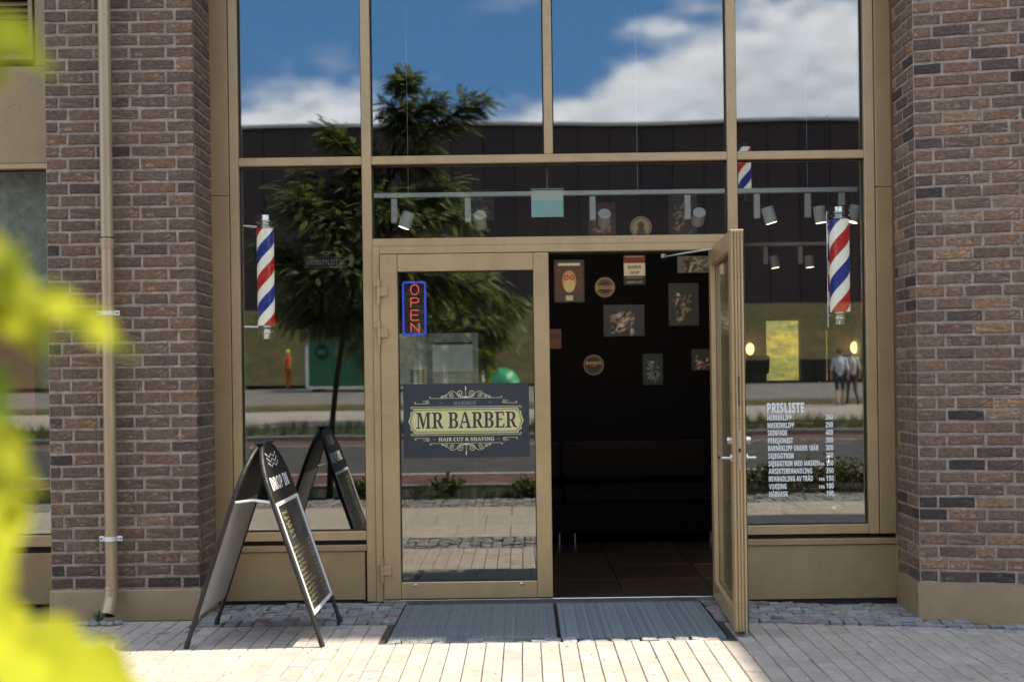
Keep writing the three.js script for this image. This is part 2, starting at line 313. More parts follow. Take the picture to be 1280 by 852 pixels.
function brick(w, h, v) { const k = Math.round(w * 500) + '_' + v; if (!brickLib.has(k)) brickLib.set(k, brickGeo(Math.round(w * 500) / 500, h, 0.05, k.length * 77 + v * 131 + Math.round(w * 500))); return brickLib.get(k); }
const COURSE = 0.0739, PITCH = 0.216, JOINT = 0.0135;
function pickTone(r, darker, lighter) { const t = r(); return t < 0.10 * darker ? 9 : t < 0.24 * darker ? 7 : t > 1 - 0.10 * lighter ? (r() < 0.5 ? 8 : 10) : Math.floor(r() * 7); }
function brickFace(parent, width, depth, y0, rows, rowsParts, side, seed, mats, darker = 1, lighter = 1, partWidth = 99, skew = 0) {
  // front face in local x 0..width at z = 0; the reveal runs back along -z at the 'side' end (+1: x = width, -1: x = 0)
  const r = rng(seed), rest = [];
  const put = (w, x, y, z, turn, row, ux) => {
    const g = brick(w - JOINT, COURSE - JOINT, Math.floor(r() * 4)), m = mats[row === 0 ? [7, 9, 7, 4][Math.floor(r() * 4)] : pickTone(r, darker, lighter)], dz = rr(-0.001, 0.0015, r);
    const p = turn ? [x + dz * side, y, z] : [x, y, z + dz];
    if (row < rowsParts && (turn || ux < partWidth)) add('brick', g, m, parent, p, [0, turn, rr(-0.006, 0.006, r)]);
    else { const q = g.clone(); q.rotateY(turn); q.translate(...p); rest.push([q, m]); }
  };
  for (let i = 0; i < rows; i++) {
    const y = y0 + (i + 0.5) * COURSE, odd = i % 2, corner = odd ? 0.168 : 0.112, ret = odd ? 0.112 : 0.206;
    let edges = [];
    if (side > 0) { edges = [width]; let x = width - corner; while (x > 0.03) { edges.push(x); x -= PITCH + rr(-0.004, 0.004, r); } edges.push(0); edges.reverse(); }
    else { edges = [0]; let x = corner; while (x < width - 0.03) { edges.push(x); x += PITCH * (r() < 0.10 ? 0.5 : 1) + rr(-0.004, 0.004, r); } edges.push(width); }
    for (let k = 0; k + 1 < edges.length; k++) put(edges[k + 1] - edges[k], (edges[k] + edges[k + 1]) / 2, y, 0, 0, i, (edges[k] + edges[k + 1]) / 2);
    let z = 0.004, l = ret;
    while (z < depth - 0.03) { const l2 = Math.min(l, depth - z); put(l2, (side > 0 ? width : 0) - Math.sin(skew) * (z + l2 / 2), y, -(z + l2 / 2) * Math.cos(skew), side * Math.PI / 2 + skew, i, 0); z += l2; l = PITCH; }
  }
  mats.forEach((m) => { const l = rest.filter((q) => q[1] === m).map((q) => q[0]); if (l.length) stuff(add('brick_course', merge(l), m, parent)); });
}
{
  const p = thing('brick_pier', 'dark brown brick pier with a downpipe fixed to its front', 'brick pier', [-2.857, 0, 0.45]);
  add('mortar', span(0.004, 0.892, 0.165, 4.6, -0.75, -0.0045, 0.002), matMortar, p);
  brickFace(p, 0.899, 0.375, 0.172, 60, 48, 1, 101, matBricks, 0.32, 0.25);
  add('plinth', span(-0.004, 0.905, -0.06, 0.168, -0.40, 0.014, 0.004), matPlinth, p);
}
{
  const p = thing('brick_pier', 'lighter brown brick pier with nearly black bricks, standing turned towards the street', 'brick pier', [2.355, 0, 0.455], -0.21);
  const slab = (x0, y0, y1, d, z0) => { const c = Math.cos(0.21), n = Math.sin(0.21), w = x0 / c; const pts = []; for (const y of [y0, y1]) pts.push(V(w, y, z0), V(1.60, y, z0), V(1.60, y, -d), V(w - n * d, y, -c * d)); return boxUV(new ConvexGeometry(pts)); };
  add('mortar', slab(0.0045, 0.10, 4.6, 0.42, -0.0045), matMortar, p);
  brickFace(p, 1.60, 0.40, 0.150, 60, 47, -1, 202, matTanBricks, 0.42, 1.3, 0.78, 0.21);
  add('plinth', slab(-0.010, -0.16, 0.147, 0.40, 0.014), matPlinth, p);
}
// the rest of the building, above and beside what the picture shows
{
  const b = thing('brick_building', 'brick apartment building above the shop, with a deep projecting wing', 'building', [0, 0, 0]);
  const mb = std([0.17, 0.12, 0.095], 0.95, { map: texBrick, bumpMap: texBrickBump, bumpScale: 0.004 });
  add('upper_wall', span(-16, 9.69, 4.62, 17.5, -6.9, 0.45, 0.01), mb, b);
  add('ground_floor_wall', span(-16, -4.9, 0, 4.62, -6.9, 0.45, 0.01), mb, b);
  add('ground_floor_wall', span(3.84, 9.7, 0, 4.62, -6.9, 0.45, 0.01), mb, b);
  add('upper_wall', span(9.70, 26, 12.01, 17.5, -6.9, 0.45, 0.01), mb, b);
  add('projecting_wing', span(9.7, 20, 0, 12, -6.9, 3.7, 0.01), mb, b);
  add('lintel', span(-4.9, 3.83, 4.3, 4.61, -0.3, 0.44, 0.01), matPanel, b);
  add('side_wall', span(-2.85, -1.98, 0, 4.3, -0.9, -0.31, 0.01), mb, b);
}
// ---------------------------------------------------------------- the downpipe
{
  const d = thing('downpipe', 'bronze metal rain downpipe clamped to the brick pier', 'downpipe', [-2.462, 0, 0.53]);
  const m = std([0.44, 0.335, 0.21], 0.38, { map: texMetal, metalness: 0.3 });
  add('pipe', new THREE.CylinderGeometry(0.036, 0.036, 2.35, 20).translate(0, 3.42, 0), m, d);
  add('pipe', new THREE.CylinderGeometry(0.036, 0.036, 2.06, 20).translate(0, 1.21, 0), m, d);
  add('socket', new THREE.LatheGeometry([[0.036, 2.20], [0.0395, 2.205], [0.0395, 2.25], [0.041, 2.252], [0.041, 2.262], [0.036, 2.264]].map((p) => new THREE.Vector2(...p)), 20), m, d);
  add('joint_ring', new THREE.CylinderGeometry(0.0385, 0.0385, 0.006, 20).translate(0, 2.268, 0), matGasket, d);
  add('outlet', merge([rod([0, 0.20, 0], [0, 0.135, 0.012], 0.0395, 0.0395, 20), rod([0, 0.14, 0.008], [-0.004, 0.045, 0.062], 0.040, 0.042, 20)]), m, d);
  add('outlet_mouth', new THREE.CircleGeometry(0.037, 20).rotateX(Math.PI / 2 - 0.52).translate(-0.004, 0.0435, 0.063), matGasket, d);
  for (const y of [0.155, 0.19]) add('seam', new THREE.TorusGeometry(0.040, 0.0022, 6, 20).rotateX(Math.PI / 2).translate(0, y, 0.002), m, d);
  for (const y of [1.822, 0.487]) {
    const c = part('clamp', d, [0, y, 0]);
    add('band', new THREE.CylinderGeometry(0.041, 0.041, 0.026, 20, 1, false), matZinc, c);
    for (const s of [-1, 1]) { add('lug', cbox(0.028, 0.030, 0.012, 0.002), matZinc, c, [s * 0.054, 0, 0.0]); add('screw', new THREE.CylinderGeometry(0.005, 0.005, 0.01, 8).rotateX(Math.PI / 2), matBlackSteel, c, [s * 0.056, 0, 0.009]); }
    add('wall_rod', rod([0, 0, -0.035], [0, 0, -0.09], 0.005), matSteel, c);
  }
}
// ---------------------------------------------------------------- shopfront: frames, panes, panels and the two doors
const sf = thing('shopfront', 'bronze framed glass shopfront with one closed and one open door', 'shopfront', [0, 0, 0]);
const F0 = -0.07, F1 = 0.05;
for (const [x0, x1, y0] of [[-1.85, -1.795, 0.388], [-1.012, -0.952, 0], [1.308, 1.370, 0], [2.177, 2.240, 0.388]]) bar('mullion', sf, matFrame, x0, x1, y0, 4.3, F0, F1);
bar('mullion', sf, matFrame, 0.147, 0.203, 2.822, 4.3, F0, F1 - 0.003);
for (const [x0, x1] of [[-1.794, -1.013], [-0.951, 1.307], [1.371, 2.176]]) bar('transom', sf, matFrame, x0, x1, 2.769, 2.821, F0, F1 - 0.003);
bar('transom', sf, matFrame, -0.951, 1.307, 2.248, 2.298, F0, F1 - 0.002);
for (const [x0, x1] of [[-1.794, -1.013], [1.371, 2.176]]) bar('sill', sf, matFrame, x0, x1, 0.390, 0.447, F0, F1 - 0.002);
for (const [x0, x1] of [[-1.965, -1.013], [1.371, 2.375]]) {
  bar('recess', sf, matGasket, x0, x1, 0.362, 0.3895, F0, 0.006, 0.001);
  bar('apron_ledge', sf, matPanel, x0, x1, 0.322, 0.361, F0, 0.056, 0.004);
  bar('apron_panel', sf, matPanel, x0, x1 - 0.012, x0 > 0 ? -0.022 : 0.012, 0.320, F0, 0.042, 0.003);
  bar('foot_joint', sf, matGasket, x0, x1, -0.12, x0 > 0 ? -0.0225 : 0.0115, F0, 0.030, 0.001);
}
for (const [x0, x1] of [[-1.968, -1.853], [2.243, 2.345]]) { bar('cover_strip', sf, matPanel, x0, x1, 0.39, 2.580, F0, 0.066, 0.003); bar('cover_strip', sf, matPanel, x0, x1, 2.583, 4.3, F0, 0.066, 0.003); }
bar('cover_strip', sf, matPanel, 2.348, 2.42, 0.0, 4.3, F0, 0.05, 0.003);
function gasketRing(parent, x0, x1, y0, y1, z, t = 0.007) {
  add('gasket', merge([span(x0, x0 + t, y0, y1, z - 0.012, z + 0.014, 0.001), span(x1 - t, x1, y0, y1, z - 0.012, z + 0.014, 0.001), span(x0 + t, x1 - t, y0, y0 + t, z - 0.012, z + 0.014, 0.001), span(x0 + t, x1 - t, y1 - t, y1, z - 0.012, z + 0.014, 0.001)]), matGasket, parent);
}
function pane(parent, x0, x1, y0, y1, z, bow = 0, sx = 0, sy = 0) {           // insulated glass bows by fractions of a millimetre
  const w = x1 - x0, h = y1 - y0, g = new THREE.PlaneGeometry(w, h, 12, 16), p = g.attributes.position;
  for (let i = 0; i < p.count; i++) { const u = 2 * p.getX(i) / w, v = 2 * p.getY(i) / h; p.setZ(i, bow * (1 - u * u) * (1 - v * v) + (sx * u + sy * v) * 0.001); }
  g.computeVertexNormals(); add('pane', g, matGlass, parent, [(x0 + x1) / 2, (y0 + y1) / 2, z]); add('inner_pane', g, matGlass, parent, [(x0 + x1) / 2, (y0 + y1) / 2, z - 0.011]); gasketRing(parent, x0, x1, y0, y1, z);
}
pane(sf, -1.795, -1.012, 2.821, 4.3, 0, 0.0002, 0.05, 0.2); pane(sf, -0.952, 0.147, 2.821, 4.3, 0, 0.0004, -0.1, -0.1); pane(sf, 0.203, 1.308, 2.821, 4.3, 0, -0.0004, 0.1, 0.1); pane(sf, 1.370, 2.177, 2.821, 4.3, 0, 0.0002, 0, 0.25);
pane(sf, -1.795, -1.012, 0.447, 2.769, 0, 0.0004); pane(sf, -0.952, 1.308, 2.298, 2.769, 0, 0.0002); pane(sf, 1.370, 2.177, 0.447, 2.769, 0, 0.0004);
// door frame
bar('door_jamb', sf, matFrame, -0.951, -0.906, 0, 2.247, F0, 0.062); bar('door_jamb', sf, matFrame, 1.250, 1.307, 0, 2.247, F0, 0.062);
bar('door_head', sf, matFrame, -0.905, 1.249, 2.199, 2.247, F0, 0.062);
bar('threshold', sf, matSteel, -0.905, 1.249, -0.02, 0.012, -0.08, 0.075, 0.003);
bar('rebate', sf, matGasket, -0.9045, 1.2485, 2.19, 2.1985, -0.06, 0.0, 0.001);
function door(parent, pos, dir, turn) {                                          // hinged at local x = 0, reaching to dir * 1.068; outer face at z = 0
  const d = part('door', parent, pos, [0, turn, 0]), L = 1.068, T = 0.075, y0 = 0.018, y1 = 2.194, X = (a) => dir * a;
  const b = (n, a0, a1, ya, yb, z0 = -T, z1 = 0, m = matFrame, c = 0.004) => bar(n, d, m, Math.min(X(a0), X(a1)), Math.max(X(a0), X(a1)), ya, yb, z0, z1, c);
  b('stile', 0, 0.11, y0, y1); b('stile', L - 0.098, L, y0, y1);
  b('rail', 0.111, L - 0.099, y1 - 0.109, y1, -T, -0.001); b('rail', 0.111, L - 0.099, y0, y0 + 0.105, -T, -0.001);
  pane(d, Math.min(X(0.108), X(L - 0.096)), Math.max(X(0.108), X(L - 0.096)), y0 + 0.103, y1 - 0.107, -0.035, 0.0003);
  b('bottom_seal', 0.01, L - 0.01, 0.006, y0 - 0.001, -0.05, -0.02, matGasket, 0.001);
  return [d, b, X];
}
{
  const [d, b] = door(sf, [-0.903, 0, 0.078], 1, 0);
  for (const y of [1.96, 1.70, 0.20]) {
    const h = part('hinge', d, [0, y, 0.012]);
    for (const [dy, l] of [[0.055, 0.045], [0, 0.06], [-0.055, 0.045]]) add('knuckle', new THREE.CylinderGeometry(0.011, 0.011, l, 12), matFrame, h, [-0.008, dy, 0]);
    add('leaf_plate', cbox(0.05, 0.058, 0.012, 0.002), matFrame, h, [0.024, 0, -0.004]);
    add('leaf_plate', cbox(0.026, 0.045, 0.012, 0.002), matFrame, h, [-0.026, 0.055, -0.004]);
  }
  for (const x of [0.2, 0.87]) add('bolt_cap', new THREE.SphereGeometry(0.009, 10, 6).scale(1.4, 1, 0.5), matSteel, d, [x, 0.105, -0.001]);
}
{
  const [d, b, X] = door(sf, [1.250, 0, 0.082], -1, 1.522);
  // profiled lock edge, lock plate, levers and cylinder
  const L = 1.068, e = -L - 0.001;
  for (const z of [-0.012, -0.030, -0.046, -0.064]) add('edge_rib', cbox(0.008, 2.165, 0.010, 0.002), matFrame, d, [e - 0.002, 1.106, z]);
  for (const z of [-0.021, -0.038, -0.055, -0.0715]) add('edge_groove', cbox(0.002, 2.165, 0.0055, 0.0005), matGroove, d, [e - 0.0002, 1.106, z]);
  add('edge_seal', cbox(0.004, 2.165, 0.005, 0.001), matGasket, d, [e, 1.106, -0.0035]);
  add('lock_plate', cbox(0.004, 0.21, 0.018, 0.001), matSteel, d, [e - 0.004, 1.0, -0.038]);
  add('latch', cbox(0.010, 0.022, 0.012, 0.002), matBlackSteel, d, [e - 0.005, 1.0, -0.038]);
  add('flush_slot', cbox(0.003, 0.16, 0.012, 0.001), matGasket, d, [e - 0.004, 1.32, -0.038]);
  for (const [z0, s] of [[0, 1], [-0.075, -1]]) {
    const h = part('lever_handle', d, [-L + 0.05, 0.955, z0]);
    add('rose', new THREE.CylinderGeometry(0.026, 0.026, 0.01, 16).rotateX(Math.PI / 2), matSteel, h, [0, 0, s * 0.005]);
    add('neck', rod([0, 0, s * 0.008], [0, 0, s * 0.055], 0.009), matSteel, h);
    add('grip', rod([0, 0, s * 0.052], [0.12, -0.004, s * 0.056], 0.009, 0.0075), matSteel, h);
    add('lock_cylinder', new THREE.CylinderGeometry(0.022, 0.024, 0.026, 16).rotateX(Math.PI / 2), matSteel, d, [-L + 0.05, 1.05, z0 + s * 0.013]);
  }
  for (const y of [0.2, 1.70, 1.96]) for (const dy of [0.055, 0, -0.055]) add('knuckle', new THREE.CylinderGeometry(0.011, 0.011, 0.05, 12), matFrame, d, [0.010, y + dy, 0.008]);
  const c = part('door_closer', sf, [0, 0, 0]);
  add('closer_arm', rod([0.90, 2.163, 0.00], [1.215, 2.185, 0.31], 0.008, 0.008, 8), matSteel, c);
  add('closer_shoe', cbox(0.03, 0.03, 0.03, 0.003), matSteel, c, [0.90, 2.170, -0.005]);
}
// ---------------------------------------------------------------- the neighbouring window, left of the downpipe
{
  const n = thing('neighbour_window', 'bronze framed neighbouring window under a plain metal panel beside the downpipe', 'window', [0, 0, 0]);
  bar('panel', n, matPanel, -4.9, -2.86, 2.806, 3.42, F0, 0.05); bar('panel', n, matPanel, -3.075, -2.86, 3.423, 4.3, F0, 0.047);
  bar('transom', n, matFrame, -4.9, -2.86, 2.770, 2.803, F0, 0.06);
  const l = part('vent_louvre', n, [-3.6, 3.46, 0.03]);
  add('frame', merge([span(0.487, 0.518, 0, 0.83, -0.08, 0.03), span(-0.5, -0.47, 0, 0.83, -0.08, 0.03), span(-0.47, 0.487, 0, 0.03, -0.08, 0.03), span(-0.47, 0.487, 0.8, 0.83, -0.08, 0.03)]), matPanel, l);
  for (let i = 0; i < 19; i++) add('slat', cbox(0.955, 0.006, 0.05, 0.001), matPanel, l, [0.008, 0.05 + i * 0.04, -0.02], [0.7, 0, 0]);
  add('backing', cbox(0.955, 0.77, 0.004, 0.001), matGasket, l, [0.008, 0.415, -0.075]);
  pane(n, -4.9, -2.86, 0.445, 2.770, 0, 0.0003);
  bar('sill', n, matFrame, -4.9, -2.86, 0.375, 0.446, F0, 0.05); bar('recess', n, matGasket, -4.9, -2.86, 0.335, 0.374, F0, 0.0, 0.001);
  bar('apron_panel', n, matPanel, -4.9, -2.86, 0.010, 0.334, F0, 0.045);
  const blind = part('roller_blind', n, [-3.9, 0, -0.12]);
  add('fabric', cbox(1.96, 1.42, 0.003, 0.001), std([0.58, 0.62, 0.50], 0.95, { map: texGrit }), blind, [0, 2.08, 0]);
  add('bottom_bar', cbox(1.96, 0.025, 0.014, 0.002), matPanel, blind, [0, 1.365, 0]);
  add('back_wall', span(-4.9, -2.86, -0.1, 4.3, -1.3, -1.2, 0.002), matInteriorBrown, n);
  add('floor', span(-4.9, -2.86, -0.1, -0.02, -1.2, -0.08, 0.002), matInteriorBrown, n);
  add('notice', cbox(0.30, 0.62, 0.003, 0.001), std([0.20, 0.06, 0.04], 0.7), n, [-3.28, 1.52, -0.02]);
}
// ---------------------------------------------------------------- entrance mats
for (const [x0, x1, along, label] of [[-0.757, 0.163, true, 'blue grey metal entrance mat with lengthwise bars before the closed door'], [0.181, 1.075, false, 'blue grey ribbed entrance mat before the open doorway']]) {
  const m = thing('entrance_mat', label, 'door mat', [(x0 + x1) / 2, 0, 0.66], 0, 'entrance mats');
  const w = x1 - x0, dpt = 0.985, mm = std([0.27, 0.31, 0.33], 0.6, { metalness: 0.15, map: texGranite }), md = std([0.25, 0.29, 0.305], 0.9, { map: texGrit });
  add('tray', cbox(w, 0.03, dpt, 0.002), md, m, [0, -0.0195, 0]);
  const ribs = [];
  if (along) for (let x = -w / 2 + 0.012; x < w / 2; x += 0.0225) ribs.push(span(x - 0.005, x + 0.005, -0.006, 0.000, -dpt / 2 + 0.003, dpt / 2 - 0.003, 0.001));
  for (let z = -dpt / 2 + 0.012; z < dpt / 2; z += along ? 0.05 : 0.022) ribs.push(span(-w / 2 + 0.003, w / 2 - 0.003, -0.006, along ? -0.001 : 0.000, z - 0.006, z + 0.006, 0.001));
  stuff(add('ribs', merge(ribs), mm, m));
  add('edge', merge([span(-w / 2 - 0.005, -w / 2, -0.03, 0.004, -dpt / 2, dpt / 2, 0.001), span(w / 2, w / 2 + 0.005, -0.03, 0.004, -dpt / 2, dpt / 2, 0.001)]), matBlackSteel, m);
}
// ---------------------------------------------------------------- A-board
{
  const a = thing('sandwich_board', 'black A-frame pavement board with arched tops and a framed price poster', 'sandwich board', [-1.447, 0, 0.975]);
  const tilt = Math.atan(0.362 / 1.085), Lp = 1.125;
  const header = paint(512, 512, (c, w, h) => {
    c.fillStyle = '#0c0b0b'; c.fillRect(0, 0, w, h); c.strokeStyle = '#d8d8d6'; c.lineWidth = 9; c.lineJoin = 'miter';
    for (const y of [110, 150, 190]) { c.beginPath(); c.moveTo(150, y); c.lineTo(210, y + 40); c.lineTo(256, y + 12); c.lineTo(302, y + 40); c.lineTo(362, y); c.stroke(); }
    c.fillStyle = '#f2f2f0'; c.textAlign = 'center'; c.font = 'bold 150px sans-serif'; c.save(); c.translate(256, 420); c.scale(0.62, 1); c.fillText('DROP IN', 0, 0); c.restore();
  });
  const poster = paint(512, 640, (c, w, h) => {
    c.fillStyle = '#14161a'; c.fillRect(0, 0, w, h); const r = rng(9);
    for (let i = 0; i < 500; i++) { c.fillStyle = `rgba(${90 + 60 * r()},${95 + 60 * r()},${110 + 60 * r()},0.05)`; c.beginPath(); c.arc(r() * w, r() * h, 10 + 50 * r(), 0, 7); c.fill(); }
    c.strokeStyle = '#aaa152'; c.lineCap = 'round';
    const scrawl = (x, y, l, s) => { c.lineWidth = s * 0.2; c.beginPath(); c.moveTo(x, y); for (let t = 0; t < l; t += s * 0.35) c.lineTo(x + t, y + (r() - 0.5) * s); c.stroke(); };
    for (let i = 0; i < 6; i++) scrawl(60 + 12 * i, 50 + i * 30, 120 - i * 8, 26);
    for (let i = 0; i < 13; i++) { scrawl(40, 262 + i * 28, 130 + 140 * r(), 13); scrawl(410, 262 + i * 28, 50, 13); }
  });
  const outline = (inset, y0) => {                                          // arched outline in panel axes
    const pts = [], hw = 0.305 - inset, ys = 0.74, ry = Lp - ys - inset;
    for (let i = 0; i <= 20; i++) { const t = Math.PI * i / 20; pts.push(new THREE.Vector2(Math.cos(t) * hw, ys + Math.pow(Math.sin(t), 0.72) * ry)); }
    pts.push(new THREE.Vector2(-hw, y0)); pts.unshift(new THREE.Vector2(hw, y0)); return pts;
  };
  for (const s of [1, -1]) {
    const pnl = part('board_leaf', a, [s * 0.362, 0, 0], [0, s * Math.PI / 2, 0]);      // local z = outwards (s), local x across
    const M4 = new THREE.Matrix4().makeRotationX(-tilt);
    const place = (g) => g.applyMatrix4(M4);
    const o3 = outline(0, 0.0).map((p) => V(p.x, p.y, 0));
    const segs = []; for (let i = 0; i + 1 < o3.length; i++) segs.push(rod(o3[i], o3[i + 1], 0.0125, 0.0125, 8));
    add('tube_frame', place(merge(segs)), matBlackSteel, pnl);
    for (const x of [-0.305, 0.305]) add('foot', place(new THREE.CylinderGeometry(0.015, 0.015, 0.04, 10).translate(x, 0.022, 0)), matGasket, pnl);
    const sh = new THREE.Shape(outline(0.010, 0.80)), hg = new THREE.ExtrudeGeometry(sh, { depth: 0.008, bevelEnabled: false }).translate(0, 0, -0.004);
    add('header_board', place(hg), matBlackSteel, pnl);
    const shape = new THREE.ShapeGeometry(new THREE.Shape(outline(0.022, 0.805))); { const p = shape.attributes.position, u = shape.attributes.uv; for (let i = 0; i < p.count; i++) u.setXY(i, p.getX(i) / 0.60 + 0.5, (p.getY(i) - 0.80) / 0.34); }
    add('header_print', place(shape.translate(0, 0, 0.0055)), std(0xffffff, 0.5, { map: header }), pnl);
    add('back_sheet', place(span(-0.292, 0.292, 0.17, 0.795, -0.006, 0.002, 0.001)), std([0.46, 0.45, 0.43], 0.5, { map: texMetal }), pnl);
    const border = merge([span(-0.292, -0.272, 0.17, 0.795, 0.003, 0.014), span(0.272, 0.292, 0.17, 0.795, 0.003, 0.014), span(-0.272, 0.272, 0.17, 0.19, 0.003, 0.014), span(-0.272, 0.272, 0.775, 0.795, 0.003, 0.014)]);
    add('clip_frame', place(border), std([0.62, 0.62, 0.60], 0.5), pnl);
    add('poster', place(new THREE.PlaneGeometry(0.544, 0.585).translate(0, 0.4825, 0.006)), std(0xffffff, 0.25, { map: poster }), pnl);
  }
  for (const z of [0.29]) add('spreader_rod', merge([rod([-0.105, 0.765, z], [0.0, 0.778, z], 0.007), rod([0.0, 0.778, z], [0.105, 0.765, z], 0.007), ]), matWhitePaint, a);
  for (const z of [-0.1, 0.1]) add('top_hinge', cbox(0.05, 0.012, 0.05, 0.002), matBlackSteel, a, [0, 1.068, z]);
}
// ---------------------------------------------------------------- stones and a weed under the downpipe
{
  const g = [3, 4, 5].map((s) => { const r = rng(s * 11), q = new THREE.IcosahedronGeometry(0.022, 2), p = q.attributes.position; for (let i = 0; i < p.count; i++) { const k = 1 + 0.25 * (hash(Math.round(p.getX(i) * 900), Math.round(p.getY(i) * 900) + Math.round(p.getZ(i) * 900) * 7, s) - 0.5); p.setXYZ(i, p.getX(i) * k * 1.3, p.getY(i) * k * 0.7, p.getZ(i) * k); } q.computeVertexNormals(); return q; });
  const m = std([0.45, 0.44, 0.42], 0.9, { map: texGranite });
  [[-2.56, 0.66], [-2.51, 0.675], [-2.465, 0.66], [-2.535, 0.625], [-2.42, 0.68], [-2.385, 0.655], [-2.49, 0.63], [-2.60, 0.665]].forEach(([x, z], i) => {
    tag(add('pebble', g[i % 3], m, scene, [x, 0.012, z], [0, i * 1.3, 0]), 'small grey pebble in the gap under the downpipe outlet', 'pebble', 'pebbles under the downpipe');
  });
  const w = thing('weed', 'small green weed growing under the downpipe outlet', 'plant', [-2.50, 0, 0.64]);
  const leaf = (a, l, t) => { const q = new THREE.PlaneGeometry(0.016, l, 2, 4).translate(0, l / 2, 0), p = q.attributes.position; for (let i = 0; i < p.count; i++) { const y = p.getY(i) / l; p.setX(i, p.getX(i) * Math.sin(Math.PI * (0.12 + 0.85 * y))); p.setZ(i, Math.abs(p.getX(i)) * 0.6 + t * y * y * l); } q.computeVertexNormals(); q.rotateX(0.35); q.rotateY(a); return q; };
  const mw = new THREE.MeshPhysicalMaterial({ color: lin(0.07, 0.11, 0.03), roughness: 0.9, transmission: 0.3, thickness: 0 });
  for (let i = 0; i < 11; i++) add('leaf', leaf(i * 2.4, 0.05 + 0.03 * R0(), 0.5), mw, w, [0, 0.004 + 0.004 * i, 0]);
  add('stem', rod([0, -0.01, 0], [0.004, 0.07, 0.003], 0.002, 0.001, 5), mw, w);
}
